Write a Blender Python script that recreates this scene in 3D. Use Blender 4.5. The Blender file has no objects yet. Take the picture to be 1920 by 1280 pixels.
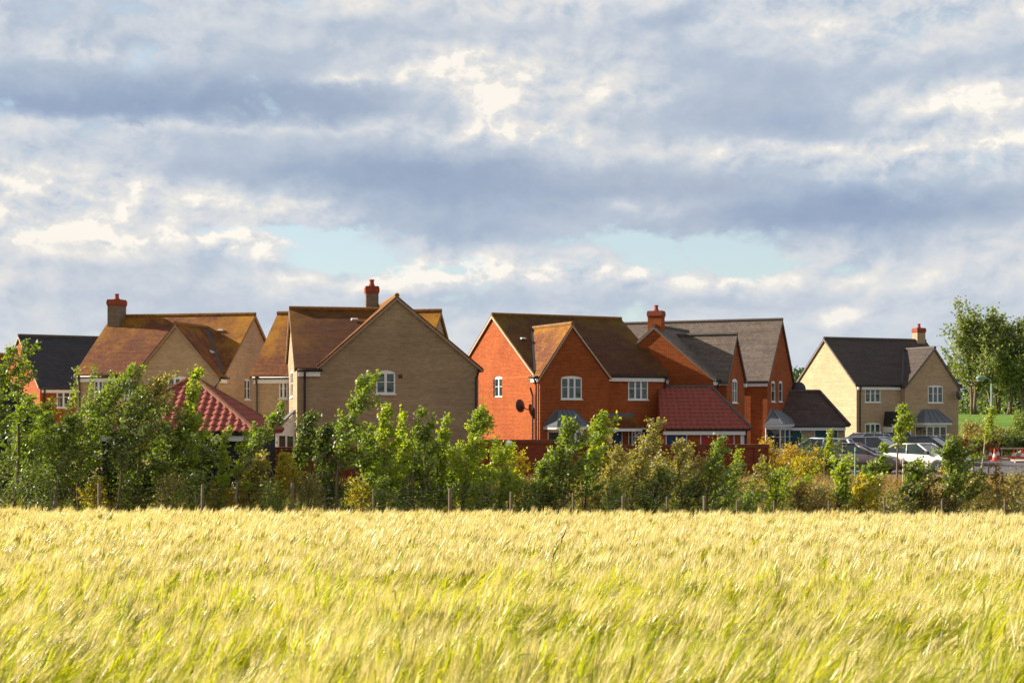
import bpy, bmesh, math, random
import numpy as np
from mathutils import Vector, Matrix

# ------------------------------------------------------------------ scene, camera, world, sun
sc = bpy.context.scene
COL = sc.collection
R = math.radians
F, HY, EYE = 2667.0, 777.0, 2.8          # focal length and horizon row in photograph pixels, eye height over the street

cam = bpy.data.cameras.new('camera'); camo = bpy.data.objects.new('camera', cam); COL.objects.link(camo)
cam.sensor_width = 36; cam.lens = 50.0; cam.shift_y = (HY-640)/1920.0
camo.location = (0, 0, EYE); camo.rotation_euler = (R(90), 0, 0)
cam.clip_start = .1; cam.clip_end = 8000
cam.dof.use_dof = True; cam.dof.focus_distance = 70; cam.dof.aperture_fstop = 5.0
sc.camera = camo
sc.view_settings.view_transform = 'Standard'; sc.view_settings.look = 'None'
sc.view_settings.exposure = 1.0; sc.view_settings.gamma = 1
sc.render.resolution_x, sc.render.resolution_y = 1024, 682
sc.cycles.max_bounces = 8; sc.cycles.transparent_max_bounces = 8

SUN_AZ, SUN_EL = -73.0, 23.5              # azimuth from +Y towards +X, elevation
sd = Vector((math.sin(R(SUN_AZ))*math.cos(R(SUN_EL)), math.cos(R(SUN_AZ))*math.cos(R(SUN_EL)), math.sin(R(SUN_EL))))
sl = bpy.data.lights.new('sun', 'SUN'); sl.energy = 5.0; sl.angle = R(.5); sl.color = (1, .90, .74)
so = bpy.data.objects.new('sun', sl); COL.objects.link(so)
so.rotation_euler = sd.to_track_quat('Z', 'Y').to_euler(); so.location = sd*200

class NT:
    """small node-tree helper"""
    def __init__(s, t): s.t = t; s.nodes = t.nodes; s.links = t.links
    def n(s, typ, **kw):
        nd = s.nodes.new(typ)
        for k, v in kw.items():
            if k.startswith('i_'):
                s.set(nd.inputs[int(k[2:])] if k[2:].isdigit() else nd.inputs[k[2:].replace('_', ' ')], v)
            else: setattr(nd, k, v)
        return nd
    def set(s, sock, v):
        if isinstance(v, bpy.types.NodeSocket): s.links.new(v, sock)
        elif v is not None: sock.default_value = v
    def m(s, op, a, b=None, c=None, clamp=False):
        nd = s.nodes.new('ShaderNodeMath'); nd.operation = op; nd.use_clamp = clamp
        for i, v in enumerate((a, b, c)): s.set(nd.inputs[i], v)
        return nd.outputs[0]
    def vm(s, op, a, b=None):
        nd = s.nodes.new('ShaderNodeVectorMath'); nd.operation = op
        s.set(nd.inputs[0], a); s.set(nd.inputs[1], b)
        return nd.outputs['Value'] if op in ('DOT_PRODUCT', 'LENGTH') else nd.outputs[0]
    def noise(s, vec, scale, detail=4, rough=.55, out=0, dist=0):
        nd = s.nodes.new('ShaderNodeTexNoise'); s.set(nd.inputs['Vector'], vec)
        nd.inputs['Scale'].default_value = scale; nd.inputs['Detail'].default_value = detail
        nd.inputs['Roughness'].default_value = rough; nd.inputs['Distortion'].default_value = dist
        return nd.outputs[out]
    def mix(s, fac, a, b, mode='MIX'):
        nd = s.nodes.new('ShaderNodeMix'); nd.data_type = 'RGBA'; nd.blend_type = mode
        s.set(nd.inputs[0], fac)
        for i, v in ((6, a), (7, b)):
            if isinstance(v, tuple) and len(v) == 3: v = (*v, 1)
            s.set(nd.inputs[i], v)
        return nd.outputs[2]
    def ss(s, v, lo, hi):
        nd = s.nodes.new('ShaderNodeMapRange'); nd.interpolation_type = 'SMOOTHSTEP'
        s.set(nd.inputs[0], v); nd.inputs[1].default_value = lo; nd.inputs[2].default_value = hi
        return nd.outputs[0]
    def mr(s, v, lo, hi, a, b):
        nd = s.nodes.new('ShaderNodeMapRange'); s.set(nd.inputs[0], v)
        for i, q in enumerate((lo, hi, a, b)): nd.inputs[i+1].default_value = q
        return nd.outputs[0]
    def comb(s, x, y, z):
        nd = s.nodes.new('ShaderNodeCombineXYZ')
        for i, v in enumerate((x, y, z)): s.set(nd.inputs[i], v)
        return nd.outputs[0]

def S2L(r, g, b):
    return tuple((c/255/12.92 if c/255 <= .04045 else ((c/255+.055)/1.055)**2.4) for c in (r, g, b))

def build_world():
    w = bpy.data.worlds.new('World'); sc.world = w; w.use_nodes = True
    T = NT(w.node_tree); T.nodes.clear()
    out = T.n('ShaderNodeOutputWorld')
    tc = T.n('ShaderNodeTexCoord').outputs['Generated']
    sp = T.n('ShaderNodeSeparateXYZ', i_0=tc); x, y, z = sp.outputs
    h = T.m('SQRT', T.m('ADD', T.m('MULTIPLY', x, x), T.m('MULTIPLY', y, y)))
    h = T.m('MAXIMUM', h, .02)
    az = T.m('ARCTAN2', x, y); el = T.m('ARCTAN2', z, h)
    xn, yn = T.m('DIVIDE', x, h), T.m('DIVIDE', y, h)
    V = T.comb(xn, yn, T.m('MULTIPLY', el, 3.2))            # clouds are seen edge-on, so flattened
    V2 = T.comb(xn, yn, T.m('MULTIPLY', el, 1.7))
    # domain warp so that the masses have billowed edges
    V = T.comb(xn, yn, T.m('MULTIPLY', el, 2.3)); V2 = T.comb(xn, yn, T.m('MULTIPLY', el, 1.5))
    wc = T.noise(V, 4.5, 2, .5, 1)
    wf = T.noise(V2, 26.0, 6, .62, 1)
    P0 = T.comb(az, el, 0.0)
    wv = T.vm('MULTIPLY', T.vm('SUBTRACT', wc, (.5, .5, .5)), (.10, .030, 0))
    wv2 = T.vm('MULTIPLY', T.vm('SUBTRACT', wf, (.5, .5, .5)), (.060, .030, 0))
    P = T.vm('ADD', T.vm('ADD', P0, wv), wv2)
    def blobs(lst, base):
        acc = base
        for (px, py, sx, sy, a) in lst:
            c = (math.atan((px-960)/F), math.atan((HY-py)/F), 0)
            d = T.vm('MULTIPLY', T.vm('SUBTRACT', P, c), (F/sx, F/sy, 0))
            g = T.m('EXPONENT', T.m('MULTIPLY', T.vm('DOT_PRODUCT', d, d), -.5))
            acc = T.m('MULTIPLY_ADD', g, a, acc)
        return acc
    n1 = T.noise(V, 8.0, 4, .5)
    def billow(vec):                                            # puffs with dark creases between them, five octaves
        acc = None
        for o, (sc__, am) in enumerate(((15, .50), (31, .27), (63, .15), (130, .08), (260, .045))):
            t = T.m('MULTIPLY', T.m('ABSOLUTE', T.m('SUBTRACT', T.noise(vec, sc__, 0, .5), .5)), am*2.2)
            acc = t if acc is None else T.m('ADD', acc, t)
        return acc
    Vb = T.vm('ADD', V2, T.vm('MULTIPLY', T.vm('SUBTRACT', wf, (.5, .5, .5)), (.02, .02, .012)))
    b0 = billow(Vb); b1 = billow(T.vm('ADD', Vb, (-.007, -.002, .010)))
    n2 = T.m('SUBTRACT', .72, b0)                               # keeps a mean near one half
    n2 = T.m('MULTIPLY_ADD', T.m('SUBTRACT', T.noise(V2, 21.0, 9, .58), .5), .6, n2)
    rel2 = T.m('SUBTRACT', b1, b0)
    B = blobs([(250, 195, 330, 44, -.34), (560, 205, 170, 30, -.22), (130, 232, 240, 18, -.18), (300, 110, 260, 36, -.10), (80, 60, 90, 50, -.06),
               (520, 320, 330, 30, -.21), (900, 330, 260, 30, -.20), (1020, 385, 320, 32, -.25), (760, 400, 160, 26, -.12), (640, 350, 300, 24, -.12),
               (1460, 185, 230, 50, -.28), (1330, 255, 150, 26, -.14), (1330, 120, 120, 30, -.10),
               (1760, 400, 230, 40, -.26), (1500, 420, 220, 30, -.26), (1330, 350, 160, 20, -.10), (1880, 150, 130, 30, -.14), (900, 440, 110, 16, -.2), (1560, 250, 120, 30, -.12),
               (100, 40, 260, 40, -.05), (850, 60, 240, 26, -.16), (1290, 28, 50, 16, -.26), (1230, 80, 200, 20, -.06),
               (870, 145, 44, 26, .34), (975, 205, 52, 22, .36), (920, 170, 44, 18, .2), (1110, 155, 190, 40, .22), (1060, 260, 120, 20, .22), (1200, 200, 90, 30, .1), (640, 163, 50, 8, .30), (750, 158, 26, 9, .20),
               (170, 115, 100, 24, .20), (1780, 205, 110, 22, .30), (1720, 290, 150, 14, .22), (1870, 280, 80, 40, .14), (1880, 40, 160, 30, .14), (1020, 20, 140, 22, .10), (1600, 60, 120, 26, .08),
               (70, 345, 120, 30, .16), (260, 372, 220, 18, .16), (500, 400, 150, 16, .22), (1240, 395, 80, 12, .26), (1280, 300, 180, 12, .14), (960, 262, 60, 14, .12),
               (500, 258, 330, 9, .14), (120, 270, 120, 12, .08), (1600, 320, 140, 10, .12), (1620, 350, 60, 8, .12),
               (70, 432, 100, 14, .40), (300, 450, 160, 12, .34), (470, 470, 50, 14, .28), (150, 485, 150, 14, .14), (330, 505, 190, 20, -.16), (40, 545, 110, 18, .10), (230, 560, 200, 18, -.16),
               (540, 530, 110, 18, .16), (830, 512, 70, 15, .40), (770, 545, 50, 18, .24), (870, 570, 80, 20, -.14), (930, 520, 80, 10, .2), (1100, 512, 120, 10, .24), (1290, 520, 160, 12, .12), (1340, 512, 60, 8, .14),
               (1590, 592, 34, 13, .30), (1280, 560, 280, 16, -.10), (1650, 500, 220, 22, .08), (1500, 560, 180, 16, -.10), (1720, 560, 90, 14, .10),
               (980, 590, 120, 14, -.06), (500, 590, 260, 20, -.12), (1500, 660, 300, 40, -.06), (1850, 600, 90, 60, -.06)], .665)
    hz = T.ss(el, .0, .13)                                      # towards the horizon the air takes the contrast away
    amp = T.m('MULTIPLY', T.mr(B, .48, .95, .16, 1.3), T.mr(el, .02, .14, .65, 1.0))
    B = T.m('MULTIPLY_ADD', T.m('SUBTRACT', n1, .5), .20, B)
    B = T.m('MULTIPLY_ADD', T.m('MULTIPLY', T.m('SUBTRACT', n2, .5), .21), amp, B)
    B = T.m('MULTIPLY_ADD', T.m('MULTIPLY', rel2, 1.25), amp, B)
    ramp = T.n('ShaderNodeValToRGB', i_0=B)
    cr = ramp.color_ramp; cr.interpolation = 'LINEAR'
    stops = [(.0, (130, 151, 181)), (.26, (151, 169, 195)), (.48, (179, 192, 209)), (.66, (206, 212, 220)), (.84, (226, 225, 223)), (1.0, (252, 246, 236))]
    while len(cr.elements) < len(stops): cr.elements.new(.5)
    for e, (p, c) in zip(cr.elements, stops): e.position = p; e.color = (*S2L(*c), 1)
    # openings between the clouds, where the clear sky shows
    G = blobs([(640, 475, 90, 22, .62), (560, 440, 80, 11, .5), (440, 432, 60, 8, .42), (760, 500, 130, 8, .42), (1190, 448, 120, 16, .62), (1320, 478, 150, 14, .5), (1100, 497, 130, 7, .36),
               (1450, 492, 100, 10, .3), (650, 575, 60, 14, .25), (1000, 540, 60, 8, .2), (1600, 545, 200, 16, .14), (1150, 410, 60, 8, .3)], -.215)
    G = T.m('MULTIPLY_ADD', T.m('SUBTRACT', n1, .5), -.5, G)
    G = T.m('MULTIPLY_ADD', T.m('SUBTRACT', n2, .5), -1.3, G)
    gap = T.ss(G, -.02, .46)
    sky = T.n('ShaderNodeTexSky', sky_type='NISHITA', sun_disc=False, sun_elevation=R(SUN_EL), sun_rotation=R(SUN_AZ), air_density=1.0, dust_density=.6, ozone_density=1.5)
    wn = T.noise(V, 3.0, 3, .5)
    ccol = T.mix(T.mr(wn, .35, .65, 0, .14), ramp.outputs[0], S2L(216, 212, 208))
    ccol = T.mix(T.m('MULTIPLY', T.m('SUBTRACT', 1.0, hz), .38), ccol, S2L(206, 214, 222))
    sb = T.n('ShaderNodeBackground', i_0=T.mix(.45, sky.outputs[0], (6.0, 7.0, 7.1)), i_1=.067)
    # unseen cloud overhead and behind camera, dimmed to cut ambient light on front walls
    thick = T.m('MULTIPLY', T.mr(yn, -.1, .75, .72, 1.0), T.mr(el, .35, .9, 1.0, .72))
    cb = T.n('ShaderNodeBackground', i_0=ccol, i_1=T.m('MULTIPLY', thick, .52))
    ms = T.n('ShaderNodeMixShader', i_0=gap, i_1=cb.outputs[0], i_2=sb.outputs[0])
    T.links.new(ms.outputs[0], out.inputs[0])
    w.cycles.sampling_method = 'MANUAL'; w.cycles.sample_map_resolution = 512
build_world()

# ------------------------------------------------------------------ tags and mesh helpers
def tag(o, label=None, cat=None, group=None, kind=None):
    if label: o['label'] = label
    if cat: o['category'] = cat
    if group: o['group'] = group
    if kind: o['kind'] = kind
    return o
def empty(name, loc=(0, 0, 0), rz=0, **k):
    o = bpy.data.objects.new(name, None); COL.objects.link(o); o.location = loc; o.rotation_euler = (0, 0, rz); o.empty_display_size = .3
    return tag(o, **k)
def add_uv(me):
    """metric uv: u runs horizontally along each face, v up its slope"""
    n = len(me.loops)
    if not n: return
    uv = me.uv_layers.new(name='uv') if not me.uv_layers else me.uv_layers[0]
    co = np.empty(len(me.vertices)*3, 'f'); me.vertices.foreach_get('co', co); co = co.reshape(-1, 3)
    vi = np.empty(n, 'i'); me.loops.foreach_get('vertex_index', vi)
    lt = np.empty(len(me.polygons), 'i'); me.polygons.foreach_get('loop_total', lt)
    nr = np.empty(len(me.polygons)*3, 'f'); me.polygons.foreach_get('normal', nr); nr = nr.reshape(-1, 3)
    N = np.repeat(nr, lt, axis=0); P = co[vi]
    t = np.stack([-N[:, 1], N[:, 0], np.zeros(n)], 1); L = np.linalg.norm(t, axis=1)
    flat = L < .15
    t[flat] = (1, 0, 0); L[flat] = 1; t /= L[:, None]
    Nn = N.copy(); Nn[flat] = (0, 0, 1)
    b = np.cross(Nn, t)
    # quantise so both ends of one wall share a phase
    out = np.stack([(P*t).sum(1), (P*b).sum(1)], 1).astype('f')
    uv.data.foreach_set('uv', out.ravel())

class MB:
    def __init__(s): s.v = []; s.f = []; s.mi = []; s.cur = 0
    def add(s, vs, fs):
        o = len(s.v); s.v += [tuple(v) for v in vs]; s.f += [tuple(i+o for i in f) for f in fs]; s.mi += [s.cur]*len(fs); return s
    def box(s, x0, x1, y0, y1, z0, z1):
        x0, x1 = sorted((x0, x1)); y0, y1 = sorted((y0, y1)); z0, z1 = sorted((z0, z1))
        return s.add([(x0, y0, z0), (x1, y0, z0), (x1, y1, z0), (x0, y1, z0), (x0, y0, z1), (x1, y0, z1), (x1, y1, z1), (x0, y1, z1)],
                     [(0, 3, 2, 1), (4, 5, 6, 7), (0, 1, 5, 4), (1, 2, 6, 5), (2, 3, 7, 6), (3, 0, 4, 7)])
    def hexa(s, p): return s.add(p, [(0, 3, 2, 1), (4, 5, 6, 7), (0, 1, 5, 4), (1, 2, 6, 5), (2, 3, 7, 6), (3, 0, 4, 7)])
    def prism(s, prof, a, b, T):
        """extrude the closed 2-d profile (p,q) between a and b; T maps (p,q,w) to a point"""
        n = len(prof)
        vs = [T(p, q, a) for p, q in prof]+[T(p, q, b) for p, q in prof]
        return s.add(vs, [tuple(range(n))[::-1], tuple(range(n, 2*n))]+[(i, (i+1) % n, n+(i+1) % n, n+i) for i in range(n)])
    def tube(s, pts, r, n=6, cap=True):
        pts = [Vector(p) for p in pts]; rs = r if isinstance(r, (list, tuple)) else [r]*len(pts)
        vs = []; fs = []
        for i, p in enumerate(pts):
            d = (pts[min(i+1, len(pts)-1)]-pts[max(i-1, 0)])
            if d.length < 1e-9: d = Vector((0, 0, 1))
            d.normalize(); a = d.orthogonal().normalized() if abs(d.z) > .9 else d.cross(Vector((0, 0, 1))).normalized(); b = d.cross(a)
            vs += [p+(a*math.cos(2*math.pi*k/n)+b*math.sin(2*math.pi*k/n))*rs[i] for k in range(n)]
        for i in range(len(pts)-1):
            for k in range(n): fs.append((i*n+k, i*n+(k+1) % n, (i+1)*n+(k+1) % n, (i+1)*n+k))
        if cap: fs += [tuple(range(n))[::-1], tuple(range((len(pts)-1)*n, len(pts)*n))]
        return s.add(vs, fs)
    def lathe(s, prof, n=16, c=(0, 0, 0), axis='z'):
        vs = []; fs = []
        for (r, h) in prof:
            for k in range(n):
                a = 2*math.pi*k/n
                p = (r*math.cos(a), r*math.sin(a), h)
                if axis == 'y': p = (p[0], p[2], p[1])
                if axis == 'x': p = (p[2], p[0], p[1])
                vs.append((p[0]+c[0], p[1]+c[1], p[2]+c[2]))
        m = len(prof)
        for i in range(m-1):
            for k in range(n): fs.append((i*n+k, i*n+(k+1) % n, (i+1)*n+(k+1) % n, (i+1)*n+k))
        fs += [tuple(range(n))[::-1], tuple(range((m-1)*n, m*n))]
        return s.add(vs, fs)
    def build(s, name, mats, parent=None, smooth=False, bevel=0, uv=True, fix=True, **k):
        me = bpy.data.meshes.new(name); me.from_pydata([tuple(v) for v in s.v], [], s.f)
        if not isinstance(mats, (list, tuple)): mats = [mats]
        for m_ in mats: me.materials.append(m_)
        if len(mats) > 1: me.polygons.foreach_set('material_index', s.mi)
        if fix or bevel:
            bm = bmesh.new(); bm.from_mesh(me)
            bmesh.ops.recalc_face_normals(bm, faces=bm.faces)
            if bevel:
                bmesh.ops.remove_doubles(bm, verts=bm.verts, dist=1e-5)
                bmesh.ops.bevel(bm, geom=[e for e in bm.edges if len(e.link_faces) == 2 and e.calc_face_angle(0) > .5], offset=bevel, segments=1, affect='EDGES', clamp_overlap=True)
            bm.to_mesh(me); bm.free()
        if smooth: me.polygons.foreach_set('use_smooth', [True]*len(me.polygons))
        if uv: add_uv(me)
        o = bpy.data.objects.new(name, me); COL.objects.link(o)
        if parent: o.parent = parent
        return tag(o, **k)

def np_mesh(name, V, faces, mats, mi=None, parent=None, smooth=False, **k):
    """V (n,3); faces (m,4) or (m,3) int array"""
    me = bpy.data.meshes.new(name); m, c = faces.shape
    me.vertices.add(len(V)); me.vertices.foreach_set('co', np.ascontiguousarray(V, 'f').ravel())
    me.loops.add(m*c); me.loops.foreach_set('vertex_index', np.ascontiguousarray(faces, 'i').ravel())
    me.polygons.add(m); me.polygons.foreach_set('loop_start', np.arange(m, dtype='i')*c)
    if not isinstance(mats, (list, tuple)): mats = [mats]
    for q in mats: me.materials.append(q)
    if mi is not None: me.polygons.foreach_set('material_index', np.ascontiguousarray(mi, 'i'))
    if smooth: me.polygons.foreach_set('use_smooth', np.ones(m, bool))
    me.update(calc_edges=True)
    o = bpy.data.objects.new(name, me); COL.objects.link(o)
    if parent: o.parent = parent
    return tag(o, **k)

# ------------------------------------------------------------------ materials
def new_mat(name):
    m = bpy.data.materials.new(name); m.use_nodes = True
    T = NT(m.node_tree); b = T.nodes['Principled BSDF']; return m, T, b
def simple(name, col, rough=.6, metal=0, spec=.5, var=.12, scale=4.0, coat=0):
    m, T, b = new_mat(name)
    tc = T.n('ShaderNodeTexCoord').outputs['Object']
    n = T.noise(tc, scale, 6, .65)
    c = T.mix(T.mr(n, .3, .7, 0, 1), tuple(v*(1-var) for v in col), tuple(min(1, v*(1+var)) for v in col))
    T.set(b.inputs['Base Color'], c); b.inputs['Roughness'].default_value = rough; b.inputs['Metallic'].default_value = metal
    b.inputs['Specular IOR Level'].default_value = spec; b.inputs['Coat Weight'].default_value = coat; b.inputs['Coat Roughness'].default_value = .05
    return m
def brick(name, c1, c2, mortar, bw=.225, bh=.075, msize=.011, stain=.25, bump=.5):
    m, T, b = new_mat(name)
    tcn = T.n('ShaderNodeTexCoord'); uv = tcn.outputs['UV']; ob = tcn.outputs['Object']
    bt = T.n('ShaderNodeTexBrick'); T.set(bt.inputs['Vector'], uv)
    bt.inputs['Color1'].default_value = (*c1, 1); bt.inputs['Color2'].default_value = (*c2, 1); bt.inputs['Mortar'].default_value = (*mortar, 1)
    bt.inputs['Scale'].default_value = 1; bt.inputs['Mortar Size'].default_value = msize; bt.inputs['Mortar Smooth'].default_value = .2
    bt.inputs['Brick Width'].default_value = bw; bt.inputs['Row Height'].default_value = bh; bt.inputs['Bias'].default_value = -.1
    # course-to-course differences (bands of bricks from different packs) and slow weathering
    sp = T.n('ShaderNodeSeparateXYZ', i_0=uv)
    row = T.noise(T.comb(T.m('MULTIPLY', sp.outputs[0], .25), T.m('MULTIPLY', sp.outputs[1], 6.0), 0.0), 1.0, 3, .7)
    big = T.noise(ob, .45, 5, .6); fine = T.noise(uv, 9.0, 3, .7)
    c = T.mix(T.mr(row, .3, .7, 0, .9), bt.outputs['Color'], T.mix(1.0, bt.outputs['Color'], (.80, .76, .74), 'MULTIPLY'))
    c = T.mix(T.mr(big, .35, .7, 0, stain*2), c, T.mix(1.0, c, (.62, .60, .58), 'MULTIPLY'))
    c = T.mix(T.mr(fine, .35, .65, 0, .4), c, T.mix(1.0, c, (1.25, 1.2, 1.15), 'MULTIPLY'))
    T.set(b.inputs['Base Color'], c); b.inputs['Roughness'].default_value = .9; b.inputs['Specular IOR Level'].default_value = .15
    bp = T.n('ShaderNodeBump', i_Strength=bump, i_Distance=.02); bp.invert = True
    T.set(bp.inputs['Height'], bt.outputs['Fac']); T.set(b.inputs['Normal'], bp.outputs[0])
    return m
def tiles(name, c1, c2, moss=None, mossamt=.0, gauge=.10, width=.165, rough=.85, bump=1.0):
    m, T, b = new_mat(name)
    tcn = T.n('ShaderNodeTexCoord'); uv = tcn.outputs['UV']; ob = tcn.outputs['Object']; gen = tcn.outputs['Generated']
    wob = T.noise(uv, 1.2, 2, .5, 1)
    uvw = T.vm('ADD', uv, T.vm('MULTIPLY', T.vm('SUBTRACT', wob, (.5, .5, .5)), (.0, .03, 0)))
    bt = T.n('ShaderNodeTexBrick'); T.set(bt.inputs['Vector'], uvw)
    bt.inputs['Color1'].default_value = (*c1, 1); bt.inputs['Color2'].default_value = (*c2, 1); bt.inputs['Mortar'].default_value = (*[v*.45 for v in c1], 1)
    bt.inputs['Scale'].default_value = 1; bt.inputs['Mortar Size'].default_value = .009  # dark joints, widened so their colour also gives the shadow gap between courses
    bt.inputs['Brick Width'].default_value = width; bt.inputs['Row Height'].default_value = gauge
    sp = T.n('ShaderNodeSeparateXYZ', i_0=uvw)
    saw = T.m('FRACT', T.m('DIVIDE', sp.outputs[1], gauge))          # each course kicks out at its lower edge
    rown = T.noise(T.comb(T.m('MULTIPLY', sp.outputs[0], .35), T.m('MULTIPLY', sp.outputs[1], 5.0), 0.0), 1.0, 4, .7)
    c = T.mix(T.mr(rown, .3, .7, 0, .9), bt.outputs['Color'], T.mix(1.0, bt.outputs['Color'], (.50, .50, .54), 'MULTIPLY'))
    big = T.noise(ob, .6, 6, .65)
    c = T.mix(T.mr(big, .35, .7, 0, .55), c, T.mix(1.0, c, (1.35, 1.25, 1.15), 'MULTIPLY'))
    if moss:
        gs = T.n('ShaderNodeSeparateXYZ', i_0=gen)
        nn = T.noise(ob, .8, 8, .7)
        edge = T.m('ABSOLUTE', T.m('SUBTRACT', gs.outputs[0], .5))
        f = T.m('ADD', T.m('MULTIPLY', T.m('SUBTRACT', nn, .5), 1.9), T.m('MULTIPLY_ADD', T.m('POWER', gs.outputs[2], 2.0), .40, T.m('MULTIPLY', T.m('POWER', edge, 2.0), 1.3)))
        fleck = T.noise(uv, 14, 3, .7)
        f = T.m('ADD', f, T.m('MULTIPLY', T.m('SUBTRACT', fleck, .5), .9))
        c = T.mix(T.m('MULTIPLY', T.ss(f, .10, .80), mossamt), c, moss)
    T.set(b.inputs['Base Color'], c); b.inputs['Roughness'].default_value = rough; b.inputs['Specular IOR Level'].default_value = .2
    hgt = T.m('SUBTRACT', T.m('SUBTRACT', 1.0, saw), T.m('MULTIPLY', bt.outputs['Fac'], .4))
    bp = T.n('ShaderNodeBump', i_Strength=bump, i_Distance=.022)
    T.set(bp.inputs['Height'], hgt); T.set(b.inputs['Normal'], bp.outputs[0])
    return m
def leafmat(name, col, col2, back, rough=.42, trans=.46, spec=.4, nscale=1.3, tint=(2.3, 2.1, .7), wr=.6, wn=.7):
    m, T, b = new_mat(name)
    g = T.n('ShaderNodeNewGeometry'); tc = T.n('ShaderNodeTexCoord').outputs['Object']
    nz = T.noise(tc, nscale, 3, .6)
    f = T.m('ADD', T.m('MULTIPLY', g.outputs['Random Per Island'], wr), T.mr(nz, .3, .7, -.15, wn-.15), clamp=True)
    c = T.mix(f, col, col2)
    cb = T.mix(T.m('MULTIPLY', g.outputs['Backfacing'], .9), c, back)
    T.set(b.inputs['Base Color'], cb); b.inputs['Roughness'].default_value = rough; b.inputs['Specular IOR Level'].default_value = spec
    tr = T.n('ShaderNodeBsdfTranslucent'); T.set(tr.inputs[0], T.mix(1.0, c, tint, 'MULTIPLY'))
    mx = T.n('ShaderNodeMixShader', i_0=trans, i_1=b.outputs[0], i_2=tr.outputs[0])
    T.links.new(mx.outputs[0], T.nodes['Material Output'].inputs[0])
    return m
def glass(name, col, rough=.04):
    m, T, b = new_mat(name)
    tc = T.n('ShaderNodeTexCoord').outputs['Object']
    n = T.noise(tc, 1.6, 2, .5)
    c = T.mix(T.mr(n, .35, .65, 0, 1), tuple(v*.55 for v in col), tuple(v*1.3 for v in col))
    T.set(b.inputs['Base Color'], c); b.inputs['Roughness'].default_value = rough; b.inputs['Specular IOR Level'].default_value = 1.0
    b.inputs['Coat Weight'].default_value = .25; b.inputs['Coat Roughness'].default_value = .02
    bp = T.n('ShaderNodeBump', i_Strength=.06, i_Distance=.3); T.set(bp.inputs['Height'], T.noise(tc, 2.2, 1, .5)); T.set(b.inputs['Normal'], bp.outputs[0])
    return m

M = {}
M['buff'] = brick('buff_brick', (.66, .485, .295), (.50, .36, .215), (.52, .43, .31), stain=.18)
M['buff2'] = brick('buff_brick_grey', (.54, .395, .245), (.42, .295, .175), (.47, .38, .27), stain=.3, bump=.8)
M['red'] = brick('red_brick', (.47, .098, .019), (.30, .050, .012), (.45, .19, .08), stain=.3)
M['redwall'] = brick('garden_wall_brick', (.34, .070, .030), (.25, .045, .02), (.27, .11, .07), stain=.35)
M['chimbrick'] = brick('chimney_grey_brick', (.26, .21, .16), (.18, .14, .10), (.28, .24, .19))
M['capred'] = simple('chimney_oversailing_brick', (.30, .068, .032), .9, var=.3, scale=9)
M['capbrick'] = brick('coping_brick', (.30, .085, .045), (.22, .06, .03), (.22, .12, .08), bw=.075, bh=.225)
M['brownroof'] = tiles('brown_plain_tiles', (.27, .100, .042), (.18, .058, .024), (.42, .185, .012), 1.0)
M['mossroof_shaded'] = tiles('shaded_brown_tiles', (.165, .062, .024), (.115, .040, .016), (.23, .10, .010), .95)  # mossy brown tiles with the wing slope's shade put into the colour
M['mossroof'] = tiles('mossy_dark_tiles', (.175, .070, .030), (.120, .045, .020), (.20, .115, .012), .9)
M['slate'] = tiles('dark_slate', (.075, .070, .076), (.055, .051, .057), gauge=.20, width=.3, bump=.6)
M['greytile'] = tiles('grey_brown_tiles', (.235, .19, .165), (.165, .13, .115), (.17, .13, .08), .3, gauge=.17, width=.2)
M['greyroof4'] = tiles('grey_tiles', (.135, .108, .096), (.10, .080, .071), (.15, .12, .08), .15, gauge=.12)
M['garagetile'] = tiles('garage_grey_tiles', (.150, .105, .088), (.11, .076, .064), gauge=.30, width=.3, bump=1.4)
M['pantile'] = simple('red_pantile', (.31, .066, .042), .8, var=.25, scale=5)
M['hiptile'] = simple('ochre_hip_tile', (.24, .085, .04), .85, var=.35, scale=6)
M['ridge_brown'] = simple('ridge_brown', (.24, .12, .03), .9, var=.4, scale=5)
M['ridge_grey'] = simple('ridge_grey', (.11, .09, .08), .9, var=.3, scale=5)
M['valley'] = simple('valley_lead', (.055, .048, .052), .6, var=.15)
M['lead'] = simple('lead_sheet', (.13, .145, .165), .45, spec=.5, var=.15, scale=2)
M['white'] = simple('white_paint', (.88, .88, .86), .35, var=.03, scale=3)
M['cream'] = simple('mortar_verge', (.50, .42, .33), .9, var=.15, scale=8)
M['cream2'] = simple('pale_brown_verge', (.36, .27, .20), .9, var=.15, scale=8)
M['vergegrey'] = simple('grey_verge', (.22, .18, .15), .9, var=.2, scale=8)
M['gutter'] = simple('dark_gutter', (.022, .014, .013), .4, var=.1)
M['pane'] = glass('window_pane', (.03, .06, .055)); M['pane_dark'] = glass('window_pane_dark', (.02, .025, .025))
M['carglass'] = glass('car_glass', (.018, .03, .03), .03)
M['pot'] = simple('clay_pot', (.34, .07, .035), .8, var=.2)
M['blackboard'] = simple('black_boarding', (.012, .013, .02), .6, var=.3)
M['wood'] = simple('weathered_wood', (.19, .14, .10), .9, var=.35, scale=8)
M['palewood'] = simple('pale_wood', (.55, .44, .30), .85, var=.25, scale=8)
M['bark'] = simple('bark', (.17, .125, .085), .95, var=.4, scale=9)
M['bark_pale'] = simple('pale_bark', (.30, .25, .18), .9, var=.35, scale=9)
M['blue'] = simple('blue_door', (.010, .035, .17), .35, var=.08)
M['reddoor'] = simple('red_door', (.42, .012, .010), .4, var=.08)
M['teal'] = simple('teal_door', (.006, .075, .085), .4, var=.08)
M['rubber'] = simple('tyre_rubber', (.02, .02, .021), .85); M['alloy'] = simple('alloy_rim', (.5, .5, .5), .3, metal=.8)
M['lamp_lens'] = simple('lamp_lens', (.6, .62, .62), .12); M['tail_red'] = simple('tail_lens', (.5, .01, .015), .15)
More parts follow.
